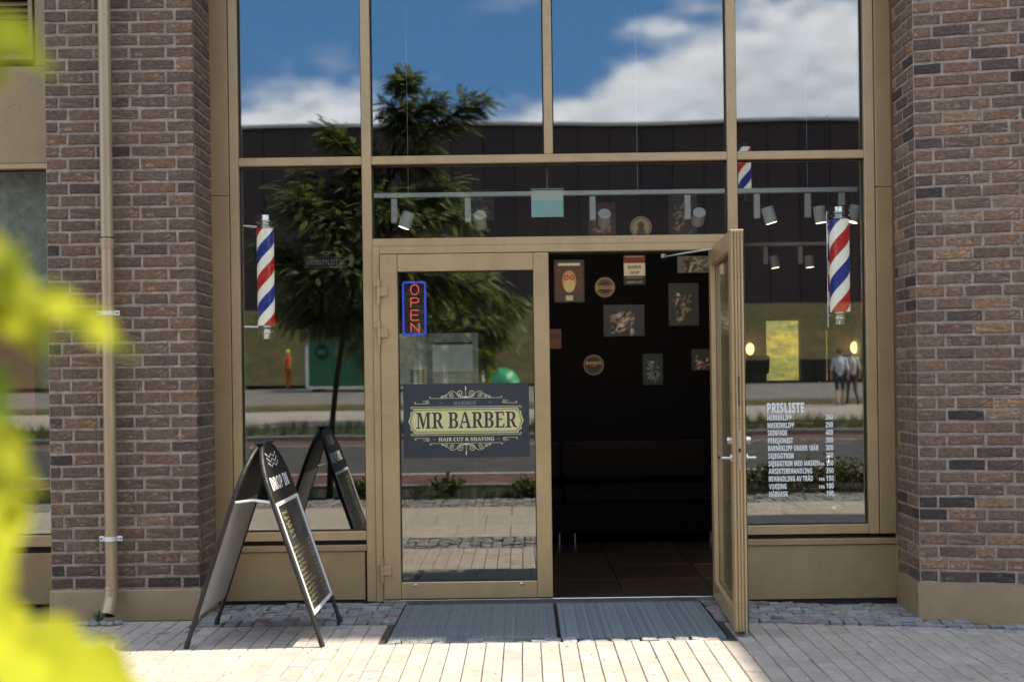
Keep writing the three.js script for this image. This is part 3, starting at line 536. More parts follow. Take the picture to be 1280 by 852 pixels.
// ---------------------------------------------------------------- prints on the glass
{
  const W = 1400, H = 824, GOLD = '#c9c184', CREAM = '#d8d2a6', BG = '#2b2f33';
  const print = paint(W, H, (c) => {
    c.fillStyle = BG; c.fillRect(0, 0, W, H);
    const X = (x) => (x - 92) / (1168 - 92) * W, Y = (y) => (y - 65) / (680 - 65) * H;     // measured on an enlargement of the sticker
    c.lineCap = 'round'; c.lineJoin = 'round';
    const line = (pts, lw, col = CREAM) => { c.strokeStyle = col; c.lineWidth = lw; c.beginPath(); pts.forEach(([x, y], i) => (i ? c.lineTo(X(x), Y(y)) : c.moveTo(X(x), Y(y)))); c.stroke(); };
    const spiral = (cx, cy, r, dir, a0, turns, lw) => { const pts = []; for (let t = 0; t <= 1; t += 0.02) { const a = a0 + dir * turns * 6.283 * t, q = r * (1 - 0.86 * t); pts.push([cx + Math.cos(a) * q, cy + Math.sin(a) * q]); } line(pts, lw); };
    const half = (m, f) => {                                             // one half of the ornament; m mirrors sideways, f upside down
      const mx = (x) => (m ? 1252 - x : x), my = (y) => (f ? 746 - y : y), dir = (m ? -1 : 1) * (f ? -1 : 1);
      const L = (pts, lw) => line(pts.map(([x, y]) => [mx(x), my(y)]), lw), S = (cx, cy, r, d, a0, tn, lw) => { const pts = []; for (let t = 0; t <= 1; t += 0.02) { const a = a0 + d * tn * 6.283 * t, q = r * (1 - 0.86 * t); pts.push([mx(cx + Math.cos(a) * q), my(cy + Math.sin(a) * q)]); } line(pts, lw); };
      L([[322, 186], [600, 186]], 4); S(322, 177, 9, 1, 1.6, 1, 4);
      S(578, 146, 32, 1, 0.6, 1.6, 6); S(503, 156, 22, 1, 0.4, 1.6, 5); S(455, 166, 15, 1, 0.3, 1.4, 4); S(425, 172, 11, 1, 0.2, 1.3, 4);
      L([[410, 182], [440, 168], [470, 152], [490, 132], [512, 128], [535, 136], [560, 160], [600, 180], [624, 172]], 5);
      S(296, 212, 17, -1, 2.8, 1.5, 4); L([[316, 226], [280, 230], [190, 230]], 4); S(194, 221, 9, 1, 1.6, 1, 4); L([[258, 214], [270, 206], [282, 214]], 4);
    };
    for (const m of [0, 1]) for (const f of [0, 1]) half(m, f);
    line([[626, 92], [626, 118]], 12); line([[626, 128], [626, 160]], 5); line([[626, 654], [626, 628]], 12); line([[626, 618], [626, 586]], 5);
    c.fillStyle = CREAM; for (const [y, s] of [[176, 1], [570, -1]]) { c.beginPath(); c.moveTo(X(600), Y(y + 10 * s)); c.lineTo(X(626), Y(y - 10 * s)); c.lineTo(X(652), Y(y + 10 * s)); c.fill(); }
    line([[160, 256], [1095, 256]], 5); line([[160, 492], [1095, 492]], 5);
    for (const [x, y] of [[162, 264], [1093, 264], [162, 484], [1093, 484]]) { c.strokeStyle = CREAM; c.lineWidth = 4; c.beginPath(); c.arc(X(x), Y(y), 11, 0, 7); c.stroke(); }
    const plate = (o) => [[182 + o, 270 + o], [1070 - o, 270 + o], [1075 - o, 292 + o * 0.4], [1098 - o, 300 + o * 0.6], [1098 - o, 330], [1117 - o * 1.3, 374], [1098 - o, 418], [1098 - o, 448 - o * 0.6], [1075 - o, 456 - o * 0.4], [1070 - o, 478 - o], [182 + o, 478 - o], [177 + o, 456 - o * 0.4], [154 + o, 448 - o * 0.6], [154 + o, 418], [135 + o * 1.3, 374], [154 + o, 330], [154 + o, 300 + o * 0.6], [177 + o, 292 + o * 0.4]];
    const fill = (p, col) => { c.fillStyle = col; c.beginPath(); p.forEach(([x, y], i) => (i ? c.lineTo(X(x), Y(y)) : c.moveTo(X(x), Y(y)))); c.closePath(); c.fill(); };
    fill(plate(-2), GOLD); fill(plate(7), BG); fill(plate(12), GOLD); line([...plate(18), plate(18)[0]], 3, BG);
    const text = (s, cx, base, px, font, width, col) => { c.font = font.replace('#', px); c.textAlign = 'center'; c.fillStyle = col; const w = c.measureText(s).width; c.save(); c.translate(X(cx), Y(base)); c.scale((X(cx + width / 2) - X(cx - width / 2)) / w, 1); c.fillText(s, 0, 0); c.restore(); };
    text('MR BARBER', 628, 435, 250, 'bold #px serif', 866, BG);
    text('HAIR CUT & SHAVING', 628, 542, 54, 'bold #px serif', 480, CREAM);
    c.globalAlpha = 0.55; text('B✶RBER'.replace('✶', 'A'), 618, 241, 52, 'bold #px serif', 196, '#b9b6a0'); c.globalAlpha = 1;
    line([[400, 224], [428, 224]], 4, '#9b987f'); line([[820, 224], [848, 224]], 4, '#9b987f'); line([[345, 527], [365, 527]], 4, '#9b987f'); line([[890, 527], [910, 527]], 4, '#9b987f');
  });
  const s = thing('door_sticker', 'dark slate shop sticker with gold scrollwork on the closed door pane', 'sticker', [-0.3685, 1.1395, 0.0485]);
  add('print', new THREE.PlaneGeometry(0.797, 0.469), std(0xffffff, 0.55, { map: print }), s, [0, 0, 0.0006]);
  add('film', cbox(0.797, 0.469, 0.0009, 0.0001), std(0x24282b, 0.5), s);
}
const loader = new FontLoader(), fontBold = await loader.loadAsync('fonts/droid/droid_sans_bold.typeface.json');
{
  const s = thing('price_list', 'white lettered price list on the shop window beside the open door', 'price list', [1.547, 0, 0.0025]);
  const m = std([0.90, 0.90, 0.88], 0.6);
  const letter = (str, x, y, h, width, right) => {
    const g = new TextGeometry(str, { font: fontBold, size: h, depth: 0.0004, curveSegments: 4, bevelEnabled: true, bevelThickness: 0.0002, bevelSize: h * 0.020, bevelSegments: 1 }); g.computeBoundingBox();
    const w = g.boundingBox.max.x - g.boundingBox.min.x; g.translate(-g.boundingBox.min.x, 0, 0); g.scale(width / w, 1, 1); g.translate(right ? x - width : x, y, 0);
    return g;
  };
  add('heading', letter('PRISLISTE', 0, 1.160, 0.062, 0.238), m, s);
  const rows = [['HERREKLIPP', '350', 0.155], ['MASKINKLIPP', '250', 0.170], ['SKINFADE', '400', 0.124], ['PENSJONIST', '300', 0.160], ['BARNEKLIPP UNDER 10ÅR', '300', 0.322], ['SKJEGGTRIM', '250', 0.162], ['SKJEGGTRIM MED MASKIN', '150', 0.326, 1], ['ANSIKTSBEHANDLING', '350', 0.278], ['BEHANDLING AV TRÅD', '150', 0.282, 1], ['VOKSING', '100', 0.112, 1], ['HÅRVASK', '100', 0.120]];
  rows.forEach(([a, b, w, fra], i) => {
    const y = 1.112 - i * 0.0487;
    add('service_name', letter(a, 0.002 + i * 0.0005, y, 0.0335, w), m, s);
    add('price', letter(b, 0.420, y, 0.0335, 0.048, true), m, s);
    if (fra) add('price_note', letter('FRA', 0.363, y, 0.020, 0.036, true), m, s);
  });
}
{ // OPEN sign of glowing tubes behind the door pane
  const s = thing('open_sign', 'vertical red and blue neon open sign in the closed door', 'neon sign', [-0.693, 1.856, 0.018]);
  const red = std(0x401010, 0.5, { emissive: lin(1, 0.13, 0.09), emissiveIntensity: 0.36 }), blue = std(0x101040, 0.5, { emissive: lin(0.08, 0.12, 1), emissiveIntensity: 0.26 });
  add('backing', cbox(0.155, 0.345, 0.003, 0.001), std([0.02, 0.02, 0.022], 0.5), s, [0, 0, -0.012]);
  const rc = (w, h, r) => { const o = []; for (const [cx, cy, a] of [[w - r, h - r, 0], [-w + r, h - r, 1], [-w + r, -h + r, 2], [w - r, -h + r, 3]]) for (let i = 0; i <= 3; i++) { const t = (a + i / 3) * Math.PI / 2; o.push([cx + Math.cos(t) * r, cy + Math.sin(t) * r, 0]); } return o; };
  const poly = (pts, r, closed) => { const l = []; for (let i = 0; i + 1 < pts.length + (closed ? 1 : 0); i++) l.push(rod(pts[i], pts[(i + 1) % pts.length], r, r, 7)); return merge(l); };
  add('border_tube', poly(rc(0.073, 0.168, 0.012), 0.0036, true), blue, s);
  add('border_tube', poly(rc(0.066, 0.161, 0.010), 0.0025, true), blue, s);
  const O = []; for (let i = 0; i < 16; i++) { const t = i / 16 * 6.283; O.push([Math.cos(t) * 0.026, 0.118 + Math.sin(t) * 0.032, 0]); }
  const l = { O: [[O, true]], P: [[[[-0.025, 0.006, 0], [-0.025, 0.066, 0], [0.012, 0.066, 0], [0.024, 0.058, 0], [0.024, 0.044, 0], [0.012, 0.036, 0], [-0.025, 0.036, 0]], false]], E: [[[[0.026, -0.012, 0], [-0.025, -0.012, 0], [-0.025, -0.076, 0], [0.026, -0.076, 0]], false], [[[-0.025, -0.043, 0], [0.018, -0.043, 0]], false]], N: [[[[-0.026, -0.152, 0], [-0.026, -0.094, 0], [0.026, -0.152, 0], [0.026, -0.094, 0]], false]] };
  for (const k of 'OPEN') add('letter_tube', merge(l[k].map(([p, c]) => poly(p, 0.0034, c))), red, s, [0.004, 0, 0.002]);
}
// ---------------------------------------------------------------- inside the shop
const room = setting('shop_interior');
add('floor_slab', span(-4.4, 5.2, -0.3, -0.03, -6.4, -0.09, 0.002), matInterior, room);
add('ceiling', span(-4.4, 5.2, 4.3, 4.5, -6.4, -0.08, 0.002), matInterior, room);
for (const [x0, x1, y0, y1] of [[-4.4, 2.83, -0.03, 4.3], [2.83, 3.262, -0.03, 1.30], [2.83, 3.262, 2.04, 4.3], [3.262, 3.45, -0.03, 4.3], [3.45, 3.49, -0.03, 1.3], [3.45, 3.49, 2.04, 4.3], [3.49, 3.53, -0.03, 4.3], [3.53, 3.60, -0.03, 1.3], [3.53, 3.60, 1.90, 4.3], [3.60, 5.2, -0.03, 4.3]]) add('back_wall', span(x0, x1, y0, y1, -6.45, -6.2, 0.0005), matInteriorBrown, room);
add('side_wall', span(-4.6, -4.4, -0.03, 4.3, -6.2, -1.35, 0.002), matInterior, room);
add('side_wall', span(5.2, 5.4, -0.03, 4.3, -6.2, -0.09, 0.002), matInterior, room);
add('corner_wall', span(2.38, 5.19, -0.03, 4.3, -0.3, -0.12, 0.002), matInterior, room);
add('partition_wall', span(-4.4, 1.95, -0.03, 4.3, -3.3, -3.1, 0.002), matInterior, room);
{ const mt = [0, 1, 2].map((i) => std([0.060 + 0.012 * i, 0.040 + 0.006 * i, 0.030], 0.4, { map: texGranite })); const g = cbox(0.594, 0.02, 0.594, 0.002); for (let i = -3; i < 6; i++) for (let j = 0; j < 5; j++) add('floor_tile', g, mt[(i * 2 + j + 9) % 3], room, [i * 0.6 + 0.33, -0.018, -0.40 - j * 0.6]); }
{
  const b = thing('wall_bench', 'dark padded waiting bench against the black shop wall', 'bench', [0.75, 0, -2.62]);
  const m = matte([0.013, 0.009, 0.008]), m2 = matte([0.004, 0.0035, 0.0035]);
  for (const x of [-0.84, 0.16]) {
    add('backrest', cbox(x < 0 ? 0.66 : 1.28, 0.33, 0.11, 0.03), m, b, [x < 0 ? -0.77 : 0.22, 0.66, -0.36]);
    add('seat_cushion', cbox(x < 0 ? 0.66 : 1.28, 0.10, 0.60, 0.03), m, b, [x < 0 ? -0.77 : 0.22, 0.40, 0.0]);
  }
  add('base', cbox(1.95, 0.25, 0.56, 0.004), m2, b, [-0.12, 0.215, -0.01]);
  for (const x of [-1.06, -0.47, -0.34, 0.80]) for (const z of [-0.24, 0.26]) add('leg', new THREE.CylinderGeometry(0.012, 0.010, 0.098, 12), matChrome, b, [x, 0.041, z]);
}
// pictures on the black wall; all designs are plain ones
function grain(c, w, h, r, n = 700) { for (let i = 0; i < n; i++) { c.fillStyle = `rgba(${r() < 0.5 ? '0,0,0' : '200,180,150'},0.06)`; c.fillRect(r() * w, r() * h, 2 + r() * 10, 2 + r() * 6); } }
const prints = {
  beard: (c, w, h) => { c.fillStyle = '#4b3a26'; c.fillRect(0, 0, w, h); c.strokeStyle = '#2a1f15'; c.lineWidth = 12; c.strokeRect(8, 8, w - 16, h - 16); c.fillStyle = '#7b2a20'; for (let i = 0; i < 5; i++) { c.fillRect(24, 120 + i * 62, 70, 26); c.fillRect(w - 94, 120 + i * 62, 70, 26); } c.fillStyle = '#b59b62'; c.beginPath(); c.ellipse(w / 2, h * 0.5, 90, 130, 0, 0, 7); c.fill(); c.fillStyle = '#c8905e'; c.beginPath(); c.ellipse(w / 2, h * 0.42, 80, 95, 0, 0, 7); c.fill(); c.fillStyle = '#d8bd80'; c.beginPath(); c.ellipse(w / 2, h * 0.60, 72, 90, 0, 0, 7); c.fill(); c.strokeStyle = '#b02c22'; c.lineWidth = 14; for (const s of [-1, 1]) { c.beginPath(); c.arc(w / 2 + s * 38, h * 0.42, 26, 0, 7); c.stroke(); } c.fillStyle = '#ded6bb'; c.fillRect(50, 38, w - 100, 34); c.fillStyle = '#c9bea2'; c.fillRect(w * 0.38, h * 0.84, w * 0.24, h * 0.12); },
  badge: (c, w, h) => { c.fillStyle = '#1d150d'; c.fillRect(0, 0, w, h); c.strokeStyle = '#b58d55'; c.lineWidth = 16; c.beginPath(); c.arc(w / 2, h / 2, w * 0.44, 0, 7); c.stroke(); c.lineWidth = 6; c.beginPath(); c.arc(w / 2, h / 2, w * 0.33, 0, 7); c.stroke(); c.fillStyle = '#a8824e'; c.fillRect(w * 0.06, h * 0.42, w * 0.88, h * 0.17); c.fillStyle = '#1d150d'; c.textAlign = 'center'; c.font = 'bold 62px serif'; c.fillText('BARBER', w / 2, h * 0.555); for (let i = 0; i < 16; i++) { const a = i / 16 * 6.283; c.fillStyle = '#a8824e'; c.fillRect(w / 2 + Math.cos(a) * w * 0.385 - 8, h / 2 + Math.sin(a) * w * 0.385 - 8, 16, 16); } },
  barberRound: (c, w, h) => { c.fillStyle = '#14110d'; c.fillRect(0, 0, w, h); c.strokeStyle = '#8d7a52'; c.lineWidth = 12; c.beginPath(); c.arc(w / 2, h / 2, w * 0.46, 0, 7); c.stroke(); c.lineWidth = 5; c.beginPath(); c.arc(w / 2, h / 2, w * 0.38, 0, 7); c.stroke(); c.fillStyle = '#c89653'; c.textAlign = 'center'; c.font = 'bold 78px sans-serif'; c.fillText('BARBER', w / 2, h * 0.48); c.fillRect(w * 0.36, h * 0.53, w * 0.28, 8); },
  shop: (c, w, h) => { c.fillStyle = '#1a1614'; c.fillRect(0, 0, w, h); c.fillStyle = '#7c1d17'; c.fillRect(0, 0, w, h * 0.26); c.fillStyle = '#b0a588'; c.fillRect(w * 0.06, 14, w * 0.88, 16); c.fillStyle = '#ded2b4'; c.fillRect(0, h * 0.26, w, h * 0.44); c.fillStyle = '#1b1614'; c.textAlign = 'center'; c.font = 'bold 84px sans-serif'; c.save(); c.translate(w / 2, 0); c.scale(0.78, 1); c.fillText('BARBER', 0, h * 0.46); c.fillText('SHOP', 0, h * 0.65); c.fillStyle = '#a99c80'; c.font = 'bold 56px sans-serif'; c.fillText('BARBER SHOP', 0, h * 0.96); c.restore(); c.fillStyle = '#8c816b'; c.fillRect(w * 0.1, h * 0.75, w * 0.8, 16); },
  dim: (seed, tint, warm) => (c, w, h) => { const r = rng(seed); c.fillStyle = tint; c.fillRect(0, 0, w, h); for (let i = 0; i < 60; i++) { const v = r() < 0.4 ? 12 + 30 * r() : 110 + 130 * r(); c.fillStyle = `rgba(${Math.min(255, v * warm)},${v * 0.90},${v * 0.78},0.55)`; c.beginPath(); c.ellipse(w * (0.2 + 0.6 * r()), h * (0.25 + 0.65 * r()), 6 + 18 * r(), 10 + 44 * r(), r() * 2, 0, 7); c.fill(); } grain(c, w, h, r); },
};
function picture(label, kind, x0, x1, y0, y1, paintIt, round) {
  const w = x1 - x0, h = y1 - y0, o = thing(round ? 'round_wall_sign' : 'framed_picture', label, round ? 'sign' : 'picture', [(x0 + x1) / 2, (y0 + y1) / 2, -3.099], 0, 'pictures on the black wall');
  const t = paint(384, Math.round(384 * h / w), paintIt), m = std(0xffffff, 0.6, { map: t });
  if (round) { add('disc', new THREE.CylinderGeometry(w / 2, w / 2, 0.012, 40).rotateX(Math.PI / 2).translate(0, 0, 0.008), matBlackSteel, o); add('print', new THREE.CircleGeometry(w / 2 - 0.003, 40).translate(0, 0, 0.0147), m, o); }
  else { add('board', cbox(w, h, 0.014, 0.002), matBlackSteel, o, [0, 0, 0.009]); add('print', new THREE.PlaneGeometry(w - 0.008, h - 0.008).translate(0, 0, 0.0167), m, o); }
}
picture('tin poster of a bearded face in red glasses', 0, 0.281, 0.557, 2.069, 2.455, prints.beard);
picture('round brown badge sign hung beside the bearded poster', 0, 0.645, 0.835, 2.108, 2.298, prints.badge, true);
picture('red and cream barber shop sign on the black wall', 0, 0.909, 1.107, 2.220, 2.489, prints.shop);
picture('wide dim photograph of two figures on the black wall', 0, 0.722, 1.094, 1.758, 2.045, prints.dim(31, '#23242a', 1));
picture('upright sepia picture seen by the open door edge', 0, 1.309, 1.585, 1.846, 2.232, prints.dim(47, '#2c2823', 1.05));
picture('pale wide picture at the top by the open door', 0, 1.392, 1.74, 2.320, 2.476, prints.dim(53, '#6b675f', 1));
picture('round black and gold sign low on the black wall', 0, 0.533, 0.725, 1.409, 1.601, prints.barberRound, true);
picture('small greenish portrait low on the black wall', 0, 1.070, 1.253, 1.316, 1.600, prints.dim(61, '#18211e', 0.8));
picture('small amber picture partly behind the open door', 0, 1.510, 1.70, 1.440, 1.637, prints.dim(67, '#2e2418', 1.25));
picture('small orange sign partly behind the closed door', 0, 0.14, 0.342, 1.653, 1.835, (c, w, h) => { c.fillStyle = '#5a3214'; c.fillRect(0, 0, w, h); c.fillStyle = '#20140b'; c.font = 'bold 150px sans-serif'; c.textAlign = 'right'; c.fillText('ER', w - 16, h * 0.52); grain(c, w, h, rng(3)); });
picture('colourful upright poster above the doorway', 0, 0.598, 0.846, 2.660, 2.970, prints.dim(71, '#3a2c26', 1.2));
picture('round pale portrait badge above the doorway', 0, 0.972, 1.170, 2.640, 2.840, (c, w, h) => { c.fillStyle = '#b9ad93'; c.fillRect(0, 0, w, h); c.strokeStyle = '#4a3d2e'; c.lineWidth = 14; c.beginPath(); c.arc(w / 2, h / 2, w * 0.43, 0, 7); c.stroke(); c.fillStyle = '#5a4c3c'; c.beginPath(); c.ellipse(w / 2, h * 0.45, 60, 80, 0, 0, 7); c.fill(); c.fillRect(w * 0.3, h * 0.62, w * 0.4, h * 0.3); }, true);
picture('tall grey poster above the open door', 0, 1.320, 1.581, 2.639, 3.068, prints.dim(83, '#3b3733', 1));
picture('small grey poster high above the closed door', 0, -0.446, -0.247, 2.82, 3.10, prints.dim(89, '#36343a', 1));
// lighting tracks with spot heads
function spotHead(parent, x, y, z, aim, lit, wash) {
  const h = part('spot_head', parent, [x, y, z]);
  add('adapter', cbox(0.042, 0.17, 0.042, 0.004), matWhitePaint, h, [0, -0.095, 0]);
  const g = new THREE.CylinderGeometry(0.044, 0.044, 0.115, 20);
  if (wash) { g.rotateX(1.05).translate(0.085, -0.16, -0.05); add('barrel', g, matWhitePaint, h); add('lamp_face', new THREE.CircleGeometry(0.038, 20).rotateX(Math.PI / 2 + 1.05 - 0.0).translate(0.085, -0.16 - 0.0585 * Math.cos(1.05), -0.05 - 0.0585 * Math.sin(1.05)), std(0x202020, 0.4, { emissive: lin(1, 0.82, 0.58), emissiveIntensity: 2.2 }), h); }
  else add('barrel', g.rotateZ(aim).translate(0.085, -0.16, 0.01), matWhitePaint, h);
  const dir = V(Math.sin(aim), -Math.cos(aim), 0);
  const face = new THREE.CircleGeometry(0.038, 20).rotateX(Math.PI / 2).rotateZ(aim).translate(0.085 + dir.x * 0.059, -0.16 + dir.y * 0.059, 0.01);
  if (!wash) add('lamp_face', face, lit ? std(0x202020, 0.4, { emissive: lin(1, 0.82, 0.58), emissiveIntensity: 2.2 }) : matWhitePaint, h);
  if (wash) { const w = new THREE.SpotLight(lin(1, 0.84, 0.64), 0.75, 8, 0.75, 0.7); w.name = 'wall_beam'; w.position.set(x + 0.085, y - 0.22, z - 0.14); w.target.position.set(x + 0.3, y - 0.75, z - 2.3); w.castShadow = true; parent.add(w, w.target); }
  if (lit) { const s = new THREE.SpotLight(lin(1, 0.82, 0.58), 0.9, 8, 0.6, 0.5); s.name = 'spot_beam'; s.position.set(x + 0.085 + dir.x * 0.08, y - 0.16 + dir.y * 0.08, z + 0.01); s.target.position.set(x + 0.085 + dir.x * 2, y - 0.16 + dir.y * 2, z + 0.01); s.castShadow = true; parent.add(s, s.target); }
}
{
  const t = thing('lighting_track', 'white ceiling track with spot heads just inside the window', 'track light', [0, 0, -0.8]);
  add('rail', cbox(3.42, 0.032, 0.036, 0.003), matWhitePaint, t, [0.66, 2.70, 0]);
  for (const x of [-0.80, 0.82, 2.02]) add('suspension_wire', rod([x, 2.71, 0], [x, 4.31, 0], 0.0018, 0.0018, 5), matSteel, t);
  for (const [x, a, lit, wash] of [[-0.90, -0.35, 1], [-0.38, 0.25, 0, 1], [0.50, 0.12, 0, 1], [1.17, 0.05, 0, 1], [1.66, 0.28, 1], [2.02, 0.12, 1], [2.26, -0.3, 1]]) spotHead(t, x, 2.685, 0, a, lit, wash);
  const t2 = thing('lighting_track', 'white track with spot heads deep inside the shop', 'track light', [0, 0, -4.0]);
  add('rail', cbox(1.4, 0.032, 0.036, 0.003), matWhitePaint, t2, [2.5, 2.67, 0]);
  for (const x of [2.0, 3.0]) add('suspension_wire', rod([x, 2.68, 0], [x, 4.31, 0], 0.0018, 0.0018, 5), matSteel, t2);
  for (const [x, a, lit] of [[2.38, 0.15, 1], [2.72, 0.10, 1]]) spotHead(t2, x, 2.655, 0, a, lit);
}
{
  const s = thing('hanging_exit_sign', 'small white and teal sign hanging from a chain above the doors', 'hanging sign', [0.166, 2.44, -0.1]);
  add('panel', cbox(0.208, 0.172, 0.004, 0.001), std([0.72, 0.75, 0.66], 0.5), s, [0, 0.087, 0]);
  add('teal_field', cbox(0.206, 0.108, 0.002, 0.0005), std([0.40, 0.68, 0.64], 0.45), s, [0, 0.055, 0.0032]);
  add('bracket', cbox(0.215, 0.010, 0.02, 0.002), matSteel, s, [0, 0.181, 0]);
  for (let i = 0; i < 9; i++) add('chain_link', new THREE.TorusGeometry(0.0075, 0.002, 5, 10).scale(0.75, 1.1, 1).rotateY(i % 2 ? Math.PI / 2 : 0), matSteel, s, [0, 0.194 + i * 0.0135, 0]);
  add('chain_rod', rod([0, 0.31, 0], [0, 1.87, 0], 0.0025), matSteel, s);
}
{
  const s = thing('hair_salon_plaque', 'small dark plaque with outlined lettering behind the shop window', 'plaque', [-1.425, 2.257, -1.0]);
  add('plate', cbox(0.305, 0.082, 0.008, 0.002), matBlackSteel, s);
  const t = paint(610, 164, (c, w, h) => { c.fillStyle = '#101010'; c.fillRect(0, 0, w, h); c.strokeStyle = '#8f8f88'; c.lineWidth = 5; c.strokeRect(8, 8, w - 16, h - 16); c.fillStyle = '#a3a39b'; c.font = 'bold 104px sans-serif'; c.save(); c.translate(24, 120); c.scale(0.74, 1); c.fillText('HAIRSTYLIST', 0, 0); c.restore(); c.lineWidth = 7; c.beginPath(); c.moveTo(540, 40); c.lineTo(560, 90); c.moveTo(575, 40); c.lineTo(555, 90); c.stroke(); c.beginPath(); c.arc(548, 108, 12, 0, 7); c.moveTo(582, 108); c.arc(570, 108, 12, 0, 7); c.stroke(); });
  add('lettering', new THREE.PlaneGeometry(0.301, 0.079).translate(0, 0, 0.0047), std(0xffffff, 0.6, { map: t }), s);
  for (const x of [-0.13, 0.13]) add('hanging_wire', rod([x, 0.04, 0], [x, 2.05, 0], 0.0008, 0.0008, 4), matBlackSteel, s);
}
// barber poles
function stripes(order) { return tex(8, 512, (x, y) => { const t = mod(y / 128, 4); return t < 0.92 ? [0.86, 0.85, 0.82] : t < 2 ? order[0] : t < 2.92 ? [0.86, 0.85, 0.82] : order[1]; }, true); }
const matStripe = std(0xffffff, 0.35, { map: stripes([[0.64, 0.07, 0.06], [0.06, 0.14, 0.48]]) });
const matStripeLit = std(0xffffff, 0.35, { map: matStripe.map, emissive: 0xffffff, emissiveMap: matStripe.map, emissiveIntensity: 0.24 });
const matPoleGlass = new THREE.MeshPhysicalMaterial({ color: 0xffffff, roughness: 0.02, transmission: 1, thickness: 0, ior: 1.45 });
function barberPole(label, pos, h, r, turn, sign, bracket) {
  const p = thing('barber_pole', label, 'barber pole', pos, turn, 'barber poles'), cap = h * 0.115, H = h - 2 * cap;
  const g = new THREE.CylinderGeometry(r, r, H, 32, 24, true), uv = g.attributes.uv, ps = g.attributes.position;
  for (let i = 0; i < uv.count; i++) { const a = uv.getX(i), v = ps.getY(i) / (6.6 * r); uv.setXY(i, 0.5, v - sign * a); }
  add('striped_cylinder', g, matStripeLit, p, [0, h / 2, 0]);
  add('glass_sleeve', new THREE.CylinderGeometry(r * 1.12, r * 1.12, H, 32, 1, true), matPoleGlass, p, [0, h / 2, 0]);
  const prof = (s) => [[0, 0], [r * 0.82, 0.002], [r * 0.95, cap * 0.12], [r * 0.95, cap * 0.42], [r * 1.08, cap * 0.46], [r * 1.08, cap * 0.60], [r * 0.9, cap * 0.64], [r * 0.9, cap * 0.80], [r * 1.18, cap * 0.84], [r * 1.18, cap], [r * 0.9, cap]].map(([x, y]) => new THREE.Vector2(x, y));
  add('bottom_cap', new THREE.LatheGeometry(prof(), 32), matChrome, p);
  add('top_cap', new THREE.LatheGeometry(prof(), 32).rotateX(Math.PI).translate(0, h, 0), matChrome, p);
  for (const y of [cap * 0.9, h - cap * 0.9]) add('wall_bracket', rod([0, y, -r], [0, y, -r - 0.16], 0.012), matChrome, p);
  add('back_plate', cbox(0.05, h, 0.012, 0.003), matChrome, p, [0, h / 2, -r - 0.16]);
  return p;
}
barberPole('lit barber pole with chrome caps behind the price list window', [2.078, 1.715, -0.2], 0.785, 0.064, 0, 1, 1);
barberPole('barber pole with chrome caps in the window behind the sandwich board', [-1.683, 1.672, -0.2], 0.825, 0.055, 2.2, 1, 1);
barberPole('small barber pole mounted high deep inside the shop', [2.300, 3.18, -4.6], 0.62, 0.066, 0.6, 1, 1);
// barber station: mirror, shelf, globe lamps, chair
{
  const s = thing('back_window', 'small back window looking onto bright sunlit grass behind the barber chairs', 'window', [3.046, 0, -6.33]);
  const clear = new THREE.MeshPhysicalMaterial({ color: 0xffffff, roughness: 0, transmission: 1, thickness: 0, ior: 1.4 });
  add('pane', new THREE.PlaneGeometry(0.43, 0.738), clear, s, [0, 1.67, 0]);
  add('window_frame', merge([span(-0.2155, -0.20, 1.3005, 2.0395, 0.01, 0.05), span(0.20, 0.2155, 1.3005, 2.0395, 0.01, 0.05), span(-0.20, 0.20, 2.02, 2.0395, 0.01, 0.05), span(-0.20, 0.20, 1.3005, 1.32, 0.01, 0.05)]), matBlackSteel, s);
  for (const x of [2.62, 3.83]) {
    const l = thing('globe_lamp', 'small warm globe wall lamp beside a mirror inside the shop', 'wall lamp', [x, 1.69, -6.10], 0, 'globe wall lamps');
    add('globe', new THREE.SphereGeometry(0.055, 20, 14).scale(0.85, 1.25, 0.85), std(0x403020, 0.4, { emissive: lin(1, 0.62, 0.24), emissiveIntensity: 1.3 }), l);
    add('mount', rod([0, -0.06, 0], [0, -0.09, -0.09], 0.012), matChrome, l);
    const pl = new THREE.PointLight(lin(1, 0.7, 0.35), 0.12, 6); pl.name = 'globe_glow'; pl.position.set(0, 0, 0); pl.castShadow = true; l.add(pl);
  }
  for (const [x, z, turn] of [[2.62, -4.7, 0.4], [3.3, -5.0, -0.5]]) {
    const c = thing('barber_chair', x < 3 ? 'black barber chair before the mirror inside the shop' : 'black barber chair further right inside the shop', 'barber chair', [x, 0, z], turn, 'barber chairs');
    const m = std([0.02, 0.018, 0.018], 0.4);
    add('base', new THREE.CylinderGeometry(0.30, 0.33, 0.04, 32).translate(0, 0.0, 0), matChrome, c); add('column', new THREE.CylinderGeometry(0.07, 0.09, 0.5, 20).translate(0, 0.25, 0), matChrome, c);
    add('seat', cbox(0.54, 0.15, 0.52, 0.04), m, c, [0, 0.62, 0]); add('backrest', cbox(0.50, 0.60, 0.11, 0.04), m, c, [0, 1.02, -0.28], [-0.15, 0, 0]);
    add('headrest', cbox(0.26, 0.20, 0.09, 0.03), m, c, [0, 1.50, -0.33], [0.1, 0, 0]); add('headrest_post', rod([0, 1.3, -0.33], [0, 1.44, -0.34], 0.012), matChrome, c);
    for (const s of [-1, 1]) add('armrest', cbox(0.08, 0.07, 0.42, 0.02), m, c, [s * 0.31, 0.86, 0.02]);
    for (const s of [-1, 1]) add('arm_support', cbox(0.04, 0.28, 0.06, 0.01), m, c, [s * 0.30, 0.70, -0.05]);
    add('footrest', cbox(0.36, 0.03, 0.18, 0.01), matChrome, c, [0, 0.20, 0.48], [0.4, 0, 0]); add('footrest_arm', rod([0, 0.56, 0.22], [0, 0.20, 0.46], 0.018), matChrome, c);
  }
}
